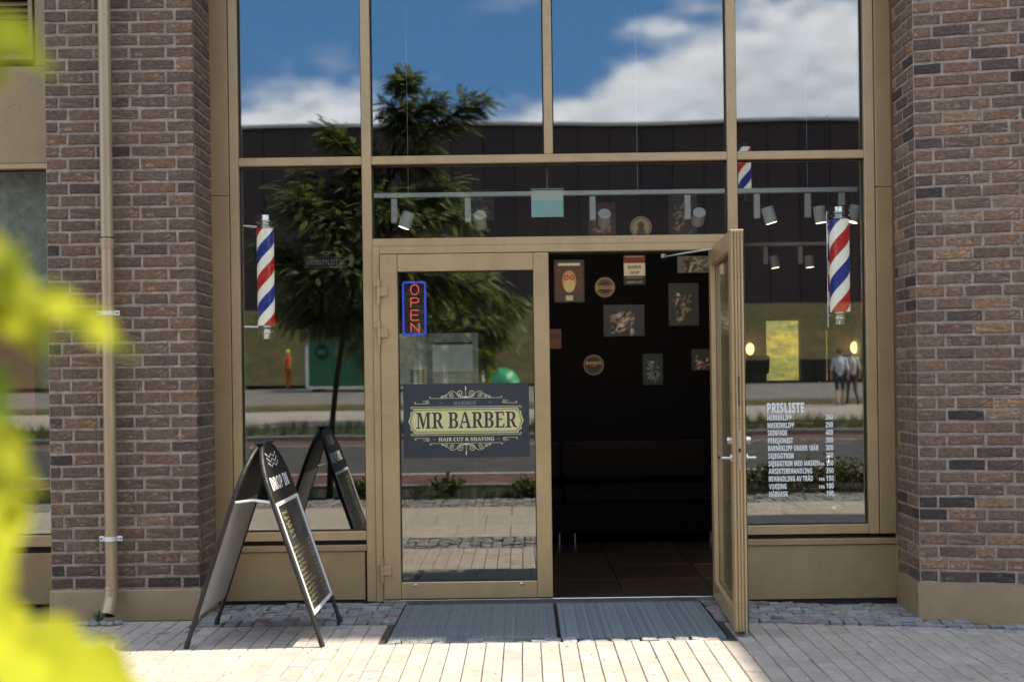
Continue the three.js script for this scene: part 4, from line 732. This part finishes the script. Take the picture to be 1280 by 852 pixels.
{ // notice board standing behind the closed door
  const s = thing('notice_panel', 'grey translucent notice panel behind the closed door pane', 'notice board', [-0.614, 1.55, -1.0]);
  add('sheet', cbox(0.57, 0.366, 0.006, 0.001), std([0.60, 0.62, 0.54], 0.7, { map: texGrit }), s);
  add('dark_strip', cbox(0.29, 0.012, 0.004, 0.001), matBlackSteel, s, [0.10, 0.11, 0.0035]);
  add('paper', cbox(0.29, 0.19, 0.002, 0.0005), std([0.72, 0.74, 0.68], 0.8), s, [0.10, 0.0, 0.004]);
  add('red_card', cbox(0.10, 0.095, 0.002, 0.0005), std([0.16, 0.05, 0.03], 0.7), s, [-0.155, -0.125, 0.004]);
  add('stand', merge([rod([-0.25, -0.18, 0], [-0.25, -1.55, 0], 0.01), rod([0.25, -0.18, 0], [0.25, -1.55, 0], 0.01), span(-0.27, -0.23, -1.56, -1.54, -0.15, 0.15), span(0.23, 0.27, -1.56, -1.54, -0.15, 0.15)]), matBlackSteel, s);
}
{ // lawn climbing behind the building
  const g = new THREE.PlaneGeometry(60, 22, 30, 10).rotateX(-Math.PI / 2), p = g.attributes.position; for (let i = 0; i < p.count; i++) { const t = -(p.getZ(i) - 11) / 22; p.setY(i, 7.5 * t * t + 0.15 * (fbm(p.getX(i) * 0.4 + 40, t * 9 + 3, 128, 64, 93, 3) - 0.5)); }
  const u = g.attributes.uv; for (let i = 0; i < u.count; i++) u.setXY(i, p.getX(i), p.getZ(i)); g.computeVertexNormals();
  const m = add('back_lawn', g, std([0.30, 0.315, 0.008], 1, { map: texGrass }), scene, [6, -0.02, -18.2]); m.userData.kind = 'structure';
}
// ---------------------------------------------------------------- across the street (seen in the panes)
{
  const b = thing('office_building', 'long dark brown building across the street behind the grass bank', 'building', [0, 5.2, 67]);
  const m = std([0.060, 0.040, 0.040], 0.8, { map: texMetal }), m2 = std([0.045, 0.031, 0.032], 0.8, { map: texMetal });
  add('wall', span(-55, 60, -6, 12.0, 0.1, 22, 0.02), m2, b);
  for (let i = 0; i < 58; i++) add('wall_panel', cbox(1.94, 11.9, 0.12, 0.01), i % 5 === 2 ? m2 : m, b, [-55.4 + i * 2.0, 6.0, 0.03]);
  add('parapet', span(-55.3, 60.3, 12.0, 12.22, -0.25, 22, 0.02), std([0.5, 0.5, 0.48], 0.7), b);
}
{ // dark retaining wall under the bank
  const w = thing('retaining_wall', 'low black retaining wall at the foot of the grass bank', 'wall', [0, 0.85, 45.3]);
  for (let i = 0; i < 20; i++) add('block', cbox(1.98, 1.15, 0.5, 0.02), std([0.014, 0.013, 0.013], 0.9), w, [6 + i * 2.0, 0.55, 0]);
}
{ // green cabin with a round sign
  const c = thing('toilet_cabin', 'green portable toilet cabin with white corner posts on the yard', 'cabin', [-7.6, gy(42), 42]);
  const mg = std([0.028, 0.12, 0.062], 0.6), mw = std([0.6, 0.62, 0.6], 0.6);
  add('body', span(-1.5, 2.9, 0.25, 2.72, 0, 2.4, 0.03), mg, c);
  for (const x of [-1.53, 2.93]) for (const z of [-0.02, 2.42]) add('corner_post', span(x - 0.06, x + 0.06, 0.2, 2.78, z - 0.06, z + 0.06, 0.01), mw, c);
  add('top_rail', span(-1.46, 2.86, 2.72, 2.80, -0.06, 0.02, 0.01), mw, c); add('bottom_rail', span(-1.46, 2.86, 0.16, 0.25, -0.06, 0.02, 0.01), mw, c);
  const t = paint(256, 256, (k, w, h) => { k.fillStyle = '#1c5a3c'; k.fillRect(0, 0, w, h); k.fillStyle = '#0b2417'; k.beginPath(); k.arc(128, 128, 122, 0, 7); k.fill(); k.fillStyle = '#5d8f72'; k.font = 'bold 110px sans-serif'; k.textAlign = 'center'; k.translate(128, 0); k.scale(-1, 1); k.fillText('WC', 0, 168); });
  add('round_sign', new THREE.CircleGeometry(0.34, 28).rotateY(Math.PI).translate(-0.85, 1.72, -0.006), std(0xffffff, 0.7, { map: t }), c);
  const tl = paint(512, 256, (k, w, h) => { k.fillStyle = '#1c5a3c'; k.fillRect(0, 0, w, h); k.strokeStyle = '#7fb9a0'; k.lineWidth = 10; const r = rng(4); for (let j = 0; j < 3; j++) { k.beginPath(); k.moveTo(20, 50 + j * 80); for (let x = 20; x < 490; x += 18) k.lineTo(x, 50 + j * 80 + (r() - 0.5) * 40); k.stroke(); } });
  add('printed_lines', new THREE.PlaneGeometry(1.1, 0.75).rotateY(Math.PI).translate(2.1, 1.9, -0.004), std(0xffffff, 0.7, { map: tl }), c);
  for (const x of [-1.2, 2.6]) add('skid', span(x - 0.1, x + 0.1, -0.05, 0.24, 0.02, 2.35, 0.01), matBlackSteel, c);
}
{ // green site fence
  const f = thing('site_fence', 'bright green slatted site fence standing beside the toilet cabin', 'fence', [-13.6, gy(40), 40]);
  const m = std([0.02, 0.30, 0.14], 0.6);
  for (let i = 0; i < 4; i++) add('rail', span(-1.7, 2.2, 0.75 + i * 0.3, 0.86 + i * 0.3, -0.02, 0.02, 0.004), m, f);
  for (const x of [-1.6, 0.2, 2.1]) add('post', span(x - 0.04, x + 0.04, -0.05, 1.95, 0.025, 0.08, 0.004), m, f);
}
{ // green canopy and tarpaulin in the yard
  const m = std([0.02, 0.30, 0.13], 0.45), c = thing('garden_canopy', 'small bright green peaked canopy on four posts in the yard', 'canopy', [-2.45, gy(41), 41]);
  add('roof', new THREE.ConeGeometry(1.25, 0.7, 4, 1).rotateY(Math.PI / 4).translate(0, 2.45, 0), m, c);
  for (const x of [-0.8, 0.8]) for (const z of [-0.8, 0.8]) add('post', rod([x, -0.05, z], [x, 2.12, z], 0.03), matWhitePaint, c);
  const g = new THREE.SphereGeometry(1, 24, 14), p = g.attributes.position; for (let i = 0; i < p.count; i++) { const k = 0.75 + 0.5 * fbm(p.getX(i) * 2 + 9, p.getY(i) * 3 + p.getZ(i) * 2 + 9, 64, 64, 97, 3); p.setXYZ(i, p.getX(i) * k * 0.75, Math.max(-0.05, p.getY(i)) * k * 0.95, p.getZ(i) * k * 0.6); } g.computeVertexNormals();
  tag(add('tarpaulin_heap', g, m, scene, [-0.75, gy(40) + 0.02, 40]), 'heap under a creased bright green tarpaulin beside the peaked canopy', 'tarpaulin');
}
// people: one continuous surface from tapered capsules
function person(label, pos, turn, J, cols, group) {
  const N = 100, half = 0.98, mc = new MarchingCubes(N, new THREE.MeshBasicMaterial(), false, false, 90000), f = mc.field;
  const bones = [['hipL', 'kneeL', 0.095, 0.062, 2], ['kneeL', 'ankL', 0.060, 0.042, 3], ['ankL', 'toeL', 0.045, 0.034, 4], ['hipR', 'kneeR', 0.095, 0.062, 2], ['kneeR', 'ankR', 0.060, 0.042, 3], ['ankR', 'toeR', 0.045, 0.034, 4], ['hipL', 'hipR', 0.115, 0.115, 2], ['pelvis', 'chest', 0.13, 0.155, 1], ['chest', 'neck', 0.14, 0.075, 1], ['shL', 'shR', 0.075, 0.075, 1], ['shL', 'elL', 0.058, 0.048, 1], ['elL', 'wrL', 0.043, 0.032, 0], ['shR', 'elR', 0.058, 0.048, 1], ['elR', 'wrR', 0.043, 0.032, 0], ['neck', 'head', 0.056, 0.060, 0], ['head', 'crown', 0.082, 0.090, 0], ['crown', 'crownB', 0.093, 0.090, 5], ['head', 'nose', 0.05, 0.014, 0], ['wrL', 'hdL', 0.030, 0.030, 0], ['wrR', 'hdR', 0.030, 0.030, 0]];
  for (const s of ['L', 'R']) { const h = J['hd' + s], w = J['wr' + s]; for (let k = 0; k < 4; k++) { J['f' + s + k] = [h[0] + (k - 1.5) * 0.004, h[1] - 0.075 + Math.abs(k - 1.4) * 0.012, h[2] + (k - 1.5) * 0.021]; J['k' + s + k] = [h[0], h[1], h[2] + (k - 1.5) * 0.02]; bones.push(['k' + s + k, 'f' + s + k, 0.011, 0.009, 0]); } J['t' + s] = [h[0], h[1] - 0.03, h[2] - 0.06]; bones.push(['wr' + s, 't' + s, 0.014, 0.010, 0]); }
  const B = bones.map(([a, b, ra, rb, k]) => [V(...J[a]), V(...J[b]), ra, rb, k]), p = V(), d = V(), e = V();
  const dist = (q, b) => { d.subVectors(b[1], b[0]); e.subVectors(q, b[0]); const t = Math.max(0, Math.min(1, e.dot(d) / Math.max(1e-6, d.lengthSq()))); return e.addScaledVector(d, -t).length() - mix(b[2], b[3], t); };
  for (let z = 0; z < N; z++) for (let y = 0; y < N; y++) for (let x = 0; x < N; x++) {
    p.set((x - N / 2) / (N / 2) * half, (y - N / 2) / (N / 2) * half + 0.9, (z - N / 2) / (N / 2) * half); let m = 1;
    if (Math.abs(p.x) < 0.6 && Math.abs(p.z) < 0.6) for (const b of B) { const q = dist(p, b), h = Math.max(0.025 - Math.abs(m - q), 0) / 0.025; m = Math.min(m, q) - h * h * 0.00625; }
    f[x + y * N + z * N * N] = -m;
  }
  mc.isolation = 0; mc.update();
  const n = mc.count, pos3 = mc.positionArray.slice(0, n * 3), col = new Float32Array(n * 3);
  for (let i = 0; i < n; i++) {
    p.set(pos3[i * 3] * half, pos3[i * 3 + 1] * half + 0.9, pos3[i * 3 + 2] * half); pos3.set([p.x, p.y, p.z], i * 3);
    let best = 9, k = 0; for (const b of B) { const q = dist(p, b); if (q < best) { best = q; k = b[4]; } } col.set(cols[k], i * 3);
  }
  const g = new THREE.BufferGeometry(); g.setAttribute('position', new THREE.BufferAttribute(pos3, 3)); g.setAttribute('color', new THREE.BufferAttribute(col, 3)); g.setAttribute('normal', new THREE.BufferAttribute(mc.normalArray.slice(0, n * 3).map((v) => -v), 3)); g.computeVertexNormals();
  const o = add('person', g, new THREE.MeshStandardMaterial({ vertexColors: true, roughness: 0.85 }), scene, pos, [0, turn, 0]); tag(o, label, 'person', group); return o;
}
const joints = (o = {}) => ({ pelvis: [0, 0.98, 0], chest: [0, 1.30, 0], neck: [0, 1.50, 0.01], head: [0, 1.62, 0.03], crown: [0, 1.70, 0.01], crownB: [0, 1.68, -0.03], nose: [0, 1.63, 0.105], hipL: [0.095, 0.94, 0], hipR: [-0.095, 0.94, 0], kneeL: [0.10, 0.52, 0.10], kneeR: [-0.10, 0.50, -0.02], ankL: [0.10, 0.10, 0.16], ankR: [-0.10, 0.11, -0.28], toeL: [0.11, 0.045, 0.32], toeR: [-0.11, 0.040, -0.15], shL: [0.18, 1.42, 0], shR: [-0.18, 1.42, 0], elL: [0.25, 1.14, -0.08], elR: [-0.25, 1.14, 0.04], wrL: [0.25, 0.91, -0.02], wrR: [-0.25, 0.92, 0.16], hdL: [0.25, 0.85, 0.0], hdR: [-0.25, 0.86, 0.18], ...o });
const SK = [0.42, 0.25, 0.17];
person('person walking in a white shirt and dark shorts beyond the road', [9.75, gy(28.5) + 0.035, 28.5], 0.15, joints(), [SK, [0.50, 0.52, 0.60], [0.03, 0.035, 0.06], SK, [0.25, 0.24, 0.23], [0.03, 0.02, 0.015]], 'people walking across the street');
person('person walking in a pale grey shirt and dark trousers beyond the road', [10.25, gy(28.9) + 0.035, 28.9], -0.1, joints({ kneeR: [-0.10, 0.52, 0.10], kneeL: [0.10, 0.50, -0.02], ankR: [-0.10, 0.10, 0.16], ankL: [0.10, 0.11, -0.28], toeR: [-0.11, 0.045, 0.32], toeL: [0.11, 0.040, -0.15] }), [SK, [0.42, 0.42, 0.42], [0.05, 0.05, 0.055], [0.05, 0.05, 0.055], [0.04, 0.04, 0.04], [0.05, 0.03, 0.02]], 'people walking across the street');
person('person in a bright orange work suit standing by the green cabin', [-10.5, gy(44) + 0.035, 44.5], 0.8, joints({ kneeL: [0.10, 0.51, 0.03], kneeR: [-0.10, 0.51, 0.03], ankL: [0.11, 0.09, 0], ankR: [-0.11, 0.09, 0], toeL: [0.13, 0.04, 0.16], toeR: [-0.13, 0.04, 0.16] }), [SK, [0.62, 0.12, 0.03], [0.62, 0.12, 0.03], [0.62, 0.12, 0.03], [0.04, 0.03, 0.03], [0.55, 0.45, 0.05]]);

// ---------------------------------------------------------------- vegetation
function leafMat(c, t = 0.45) { return new THREE.MeshPhysicalMaterial({ color: lin(...c), roughness: 0.95, transmission: t, thickness: 0, ior: 1.35, side: THREE.DoubleSide }); }
function leafletTris(out, o, dir, side, up, l, w) {                            // two-sided kite with a crease: four triangles
  const tip = o.clone().addScaledVector(dir, l), mid = o.clone().addScaledVector(dir, l * 0.45).addScaledVector(up, -w * 0.25);
  const a = o.clone().addScaledVector(dir, l * 0.42).addScaledVector(side, w), b = o.clone().addScaledVector(dir, l * 0.42).addScaledVector(side, -w);
  for (const q of [o, mid, a, a, mid, tip, o, b, mid, mid, b, tip]) out.push(q.x, q.y, q.z);
}
function pinnate(out, o, dir, up, len, pairs, lw, r) {
  const side = V().crossVectors(dir, up).normalize(), u = V().crossVectors(side, dir).normalize();
  for (let i = 0; i <= pairs; i++) {
    const t = (i + 0.6) / (pairs + 0.6), base = o.clone().addScaledVector(dir, len * t).addScaledVector(V(0, -1, 0), len * 0.22 * t * t), l = lw * (0.75 + 0.5 * Math.sin(Math.PI * t));
    if (i === pairs) { leafletTris(out, base, dir.clone().addScaledVector(V(0, -1, 0), 0.35).normalize(), side, u, l, l * 0.24); break; }
    for (const s of [-1, 1]) { const d = dir.clone().multiplyScalar(0.65).addScaledVector(side, s * 0.85).addScaledVector(V(0, -1, 0), 0.25 + 0.3 * r()).normalize(); leafletTris(out, base, d, V().crossVectors(d, u).normalize(), u, l, l * 0.22); }
  }
}
function soup(arr) { const g = new THREE.BufferGeometry(); g.setAttribute('position', new THREE.Float32BufferAttribute(arr, 3)); g.computeVertexNormals(); return g; }
function limb(pts, r0, r1) {                                                     // tapered bent limb
  const c = new THREE.CatmullRomCurve3(pts.map((p) => V(...p))), n = 10, l = []; let a = c.getPoint(0);
  for (let i = 1; i <= n; i++) { const b = c.getPoint(i / n); l.push(rod(a, b.clone().lerp(a, -0.03), mix(r0, r1, (i - 1) / n), mix(r0, r1, i / n), 7)); a = b; } return [merge(l), c];
}
function growTree(label, base, trunkPts, trunkR, ends, opt) {
  const r = rng(opt.seed), t = thing('street_tree', label, 'tree', base);
  const mb = std([0.10, 0.085, 0.07], 0.95, { map: texGrit, bumpMap: texGritBump, bumpScale: 0.006 });
  const [tg, tc] = limb(trunkPts, trunkR, trunkR * 0.3); add('trunk', tg, mb, t);
  const limbs = [], leaves = [[], [], []];
  for (const [ex, ey, ez, from, n, spread] of ends) {
    const s = tc.getPoint(from), e = V(ex, ey, ez), m1 = s.clone().lerp(e, 0.45).add(V(rr(-0.1, 0.1, r), 0.14 * opt.k, rr(-0.1, 0.1, r)));
    const [lg, lc] = limb([s.toArray(), m1.toArray(), e.toArray()], trunkR * 0.26, trunkR * 0.05); limbs.push(lg);
    for (let i = 0; i < n * (opt.more ?? 2); i++) {
      const q = 0.45 + 0.55 * Math.pow(r(), 0.7), p = lc.getPoint(q).add(V(rr(-1, 1, r), rr(-0.8, 0.7, r), rr(-1, 1, r)).multiplyScalar(spread * (0.4 + 0.6 * r())));
      const out = p.clone().sub(lc.getPoint(Math.max(0, q - 0.25))).normalize().add(V(rr(-0.7, 0.7, r), rr(-0.5, 0.4, r) - (opt.droop ?? 0), rr(-0.7, 0.7, r))).normalize();
      pinnate(leaves[Math.floor(r() * 3)], p, out, V(rr(-0.4, 0.4, r), 1, rr(-0.4, 0.4, r)).normalize(), opt.len * rr(0.7, 1.15, r), opt.pairs, opt.leaflet, r);
      if (i % 3 === 0) limbs.push(rod(lc.getPoint(Math.max(0.1, q - 0.12)), p, 0.006 * opt.k, 0.003 * opt.k, 4));
    }
  }
  add('limbs', merge(limbs), mb, t);
  const tones = [[0.045, 0.075, 0.016], [0.10, 0.145, 0.026], [0.22, 0.26, 0.055]];
  leaves.forEach((l, i) => l.length && stuff(add('crown', soup(l), leafMat(tones[i].map((v) => v * (opt.bright ?? 1))), t)));
  return t;
}
const streetTree = growTree('young street tree with feathery drooping leaves in the planting bed', [-2.35, 0, 6.6], [[0, -0.1, 0], [0.05, 0.9, 0.02], [0.22, 2.0, 0], [0.55, 3.2, 0.05], [0.86, 4.3, 0], [0.95, 4.95, 0]], 0.042,
  [[0.95, 5.0, 0, 0.85, 120, 0.15], [0.90, 4.6, 0.1, 0.78, 150, 0.26], [1.35, 4.72, -0.1, 0.72, 110, 0.2], [1.88, 4.72, -0.05, 0.7, 150, 0.22], [1.15, 4.15, 0.3, 0.66, 150, 0.28], [0.02, 4.45, 0.2, 0.62, 110, 0.2], [0.45, 4.05, 0, 0.6, 120, 0.26], [-0.35, 3.6, -0.2, 0.5, 190, 0.32], [-0.70, 3.0, 0.1, 0.45, 190, 0.34], [0.10, 3.3, -0.3, 0.5, 190, 0.36], [0.30, 2.8, -0.5, 0.42, 190, 0.36], [-0.25, 2.65, -0.4, 0.4, 170, 0.32], [0.85, 3.5, -0.3, 0.55, 170, 0.34], [1.45, 3.7, 0.2, 0.6, 150, 0.3], [1.75, 3.3, -0.3, 0.55, 100, 0.24], [1.10, 2.85, -0.3, 0.45, 150, 0.3], [1.55, 2.55, -0.2, 0.42, 130, 0.28], [2.05, 2.45, -0.2, 0.45, 120, 0.26], [2.42, 2.30, -0.15, 0.46, 60, 0.18], [0.9, 2.3, 0.5, 0.4, 110, 0.3], [1.5, 3.0, 0.5, 0.5, 110, 0.3], [-0.55, 2.30, 0.2, 0.4, 150, 0.34], [-0.1, 2.25, 0.1, 0.38, 150, 0.34], [0.3, 3.75, 0.1, 0.55, 110, 0.34], [-0.3, 3.95, 0.1, 0.58, 70, 0.24], [0.25, 2.2, 0.3, 0.4, 120, 0.3]],
  { seed: 17, len: 0.20, pairs: 7, leaflet: 0.040, k: 1, more: 1.75, droop: 0.5 });
{ // the tree's lowest twigs, hanging close by the camera
  const mk = (seed, l, w) => { const s = new THREE.Shape(); s.moveTo(0, 0); s.bezierCurveTo(w * 0.9, l * 0.12, w * 1.05, l * 0.30, w * 0.55, l * 0.44); s.bezierCurveTo(w * 1.0, l * 0.50, w * 0.75, l * 0.74, w * 0.35, l * 0.80); s.quadraticCurveTo(w * 0.12, l * 0.92, 0, l); s.quadraticCurveTo(-w * 0.15, l * 0.9, -w * 0.38, l * 0.76); s.bezierCurveTo(-w * 0.8, l * 0.70, -w * 1.0, l * 0.5, -w * 0.5, l * 0.42); s.bezierCurveTo(-w * 1.05, l * 0.28, -w * 0.9, l * 0.10, 0, 0);
    const g = new THREE.ShapeGeometry(s, 6), p = g.attributes.position; for (let i = 0; i < p.count; i++) p.setZ(i, 0.25 * Math.abs(p.getX(i)) - 0.8 * p.getY(i) * p.getY(i)); g.computeVertexNormals(); return g; };
  const ml = leafMat([0.42, 0.44, 0.006], 0.5), md = leafMat([0.17, 0.27, 0.012], 0.45), shapes = [mk(1, 0.12, 0.034), mk(2, 0.10, 0.030), mk(3, 0.105, 0.019)];
  const spots = [], sr = rng(12);            // x, y, z in the tree's axes; turn of the leaf; dark or light
  const hang = (x, y, a, dark, n = 1, j = 0.012) => { for (let i = 0; i < n; i++) spots.push([x - 0.012 + rr(-j, j, sr), y + rr(-j, j, sr), rr(-0.05, 0.03, sr), a + rr(-0.2, 0.2, sr), dark]); };
  hang(1.905, 1.725, -2.1, 0, 2, 0.006);
  for (const [x, y, a] of [[1.912, 1.548, -2.25], [1.918, 1.530, -2.35], [1.905, 1.515, -2.2], [1.935, 1.520, -2.2], [1.968, 1.492, -2.12]]) spots.push([x, y, -0.01, a, 2]);
  hang(1.895, 1.45, -2.6, 1, 3, 0.008); hang(1.905, 1.395, -2.2, 0, 1); hang(1.930, 1.380, -2.45, 0, 2, 0.006); hang(1.912, 1.31, -2.6, 0, 2, 0.008); hang(1.89, 1.36, -2.9, 1, 2); hang(1.908, 1.32, -2.9, 0, 2, 0.008);
  hang(1.900, 1.265, -2.5, 0, 2, 0.008); hang(1.895, 1.28, -2.8, 1, 2, 0.01); hang(1.920, 1.232, -2.25, 0, 3, 0.010); hang(1.944, 1.208, -1.95, 0, 4, 0.012);
  const br = part('low_branch', streetTree);
  spots.forEach(([x, y, z, a, dark], i) => add('leaf', dark === 2 ? shapes[2] : shapes[i % 2], dark === 1 ? md : ml, br, [x, y, z], [-0.75 + 0.25 * Math.sin(i * 2.1), 0.35 + 0.35 * Math.sin(i * 1.7), a]));
  add('twig', limb([[0.25, 2.05, 0], [1.2, 2.12, -0.05], [1.75, 1.95, -0.02], [1.88, 1.60, 0], [1.89, 1.15, -0.02]], 0.012, 0.003)[0], std([0.10, 0.09, 0.05], 0.9), br);
}
growTree('broad leafy tree beyond the road in front of the far building', [-2.6, gy(24), 24], [[0, -0.1, 0], [0.05, 1.2, 0], [0, 2.6, 0.1], [0.1, 4.2, 0]], 0.11,
  [[0.1, 4.6, 0, 0.9, 120, 0.6], [1.3, 4.0, 0.3, 0.7, 150, 0.7], [-1.3, 4.0, -0.2, 0.7, 150, 0.7], [1.6, 3.0, -0.3, 0.55, 160, 0.7], [-1.6, 3.0, 0.4, 0.55, 160, 0.7], [0.2, 3.3, -1.0, 0.6, 170, 0.7], [0.9, 2.3, -0.5, 0.45, 130, 0.6], [-0.9, 2.3, -0.5, 0.45, 130, 0.6], [1.5, 1.9, 0.2, 0.42, 130, 0.6], [2.3, 3.0, -0.2, 0.5, 110, 0.6], [-1.4, 1.8, 0.2, 0.42, 120, 0.5], [2.1, 2.4, 0, 0.5, 110, 0.5], [-2.0, 2.3, 0, 0.5, 110, 0.5]],
  { seed: 29, len: 0.42, pairs: 5, leaflet: 0.085, k: 2.0, more: 2.6, bright: 1.4, droop: 0.3 });
function shrub(label, x, z, w, h, seed, y = 0) {
  const r = rng(seed), l = [[], []], o = thing('shrub', label, 'shrub', [x, y, z], 0, 'shrubs in the planting bed'), st = [];
  for (let i = 0; i < 26; i++) {
    const a = r() * 6.283, q = Math.sqrt(r()) * w, e = V(Math.cos(a) * q, h * (0.55 + 0.45 * r()) * (1 - 0.35 * q / w), Math.sin(a) * q * 0.7); st.push(rod([e.x * 0.3, -0.06, e.z * 0.3], e, 0.004, 0.002, 4));
    for (let k = 0; k < 16; k++) { const p = V(e.x * 0.3, 0, e.z * 0.3).lerp(e, 0.25 + 0.75 * r()).add(V(rr(-0.05, 0.05, r), rr(-0.04, 0.04, r), rr(-0.05, 0.05, r))), d = V(rr(-1, 1, r), rr(-0.2, 1, r), rr(-1, 1, r)).normalize(), s = V(rr(-1, 1, r), rr(-1, 1, r), rr(-1, 1, r)).cross(d).normalize(); leafletTris(l[k % 2], p, d, s, V().crossVectors(s, d), 0.075, 0.018); }
  }
  add('stems', merge(st), std([0.06, 0.05, 0.03], 0.9), o);
  l.forEach((v, i) => stuff(add('foliage', soup(v), leafMat([[0.05, 0.085, 0.02], [0.085, 0.12, 0.03]][i]), o)));
}
[[2.55, 6.75, 0.30, 0.42, 1], [3.05, 6.9, 0.35, 0.36, 2], [3.55, 6.7, 0.36, 0.48, 3], [4.05, 6.8, 0.36, 0.50, 4], [-0.95, 6.75, 0.24, 0.22, 5], [-1.9, 6.9, 0.3, 0.18, 6], [0.02, 6.45, 0.2, 0.22, 7], [-3.2, 6.8, 0.35, 0.25, 8]].forEach(([x, z, w, h, s]) => shrub(s < 5 ? 'bushy green shrub mirrored low in the price list window' : 'low green shrub in the planting bed mirrored in the glass', x, z, w, h, s * 13));
{ // grass in the beds
  const blade = []; const r = rng(3); for (let i = 0; i < 9; i++) { const a = r() * 6.28, h = rr(0.10, 0.26, r), x = rr(-0.03, 0.03, r), z = rr(-0.03, 0.03, r), lx = Math.cos(a) * h * 0.4, lz = Math.sin(a) * h * 0.4; blade.push(x - 0.004, 0, z, x + 0.004, 0, z, x + lx, h, z + lz); }
  const g = soup(blade); const q = new THREE.Object3D();
  const lay = (name, n, z0, z1, y, x0, x1, k, col) => { const m = new THREE.InstancedMesh(g, leafMat(col, 0.3), n); m.name = name; stuff(m); m.userData.label = 'loose grass growing in the planting bed'; m.userData.category = 'grass'; for (let i = 0; i < n; i++) { let x = rr(x0, x1, r), z = rr(z0, z1, r); if (Math.abs(x) < 0.5 && z > 6.7 && z < 7.8) z = rr(6.25, 6.6, r); q.position.set(x, y(z), z); q.rotation.y = r() * 6.28; const s = k * rr(0.5, 1.2, r); q.scale.set(s, s, s); q.updateMatrix(); m.setMatrixAt(i, q.matrix); } scene.add(m); };
  lay('bed_grass', 1400, 6.25, 7.72, () => -0.03, -7, 8, 0.8, [0.06, 0.09, 0.02]);
  lay('far_bed_grass', 2600, 19.5, 22.6, (z) => gy(z) + 0.05, -22, 24, 1.6, [0.08, 0.10, 0.025]);
}
renderer.render(scene, camera);
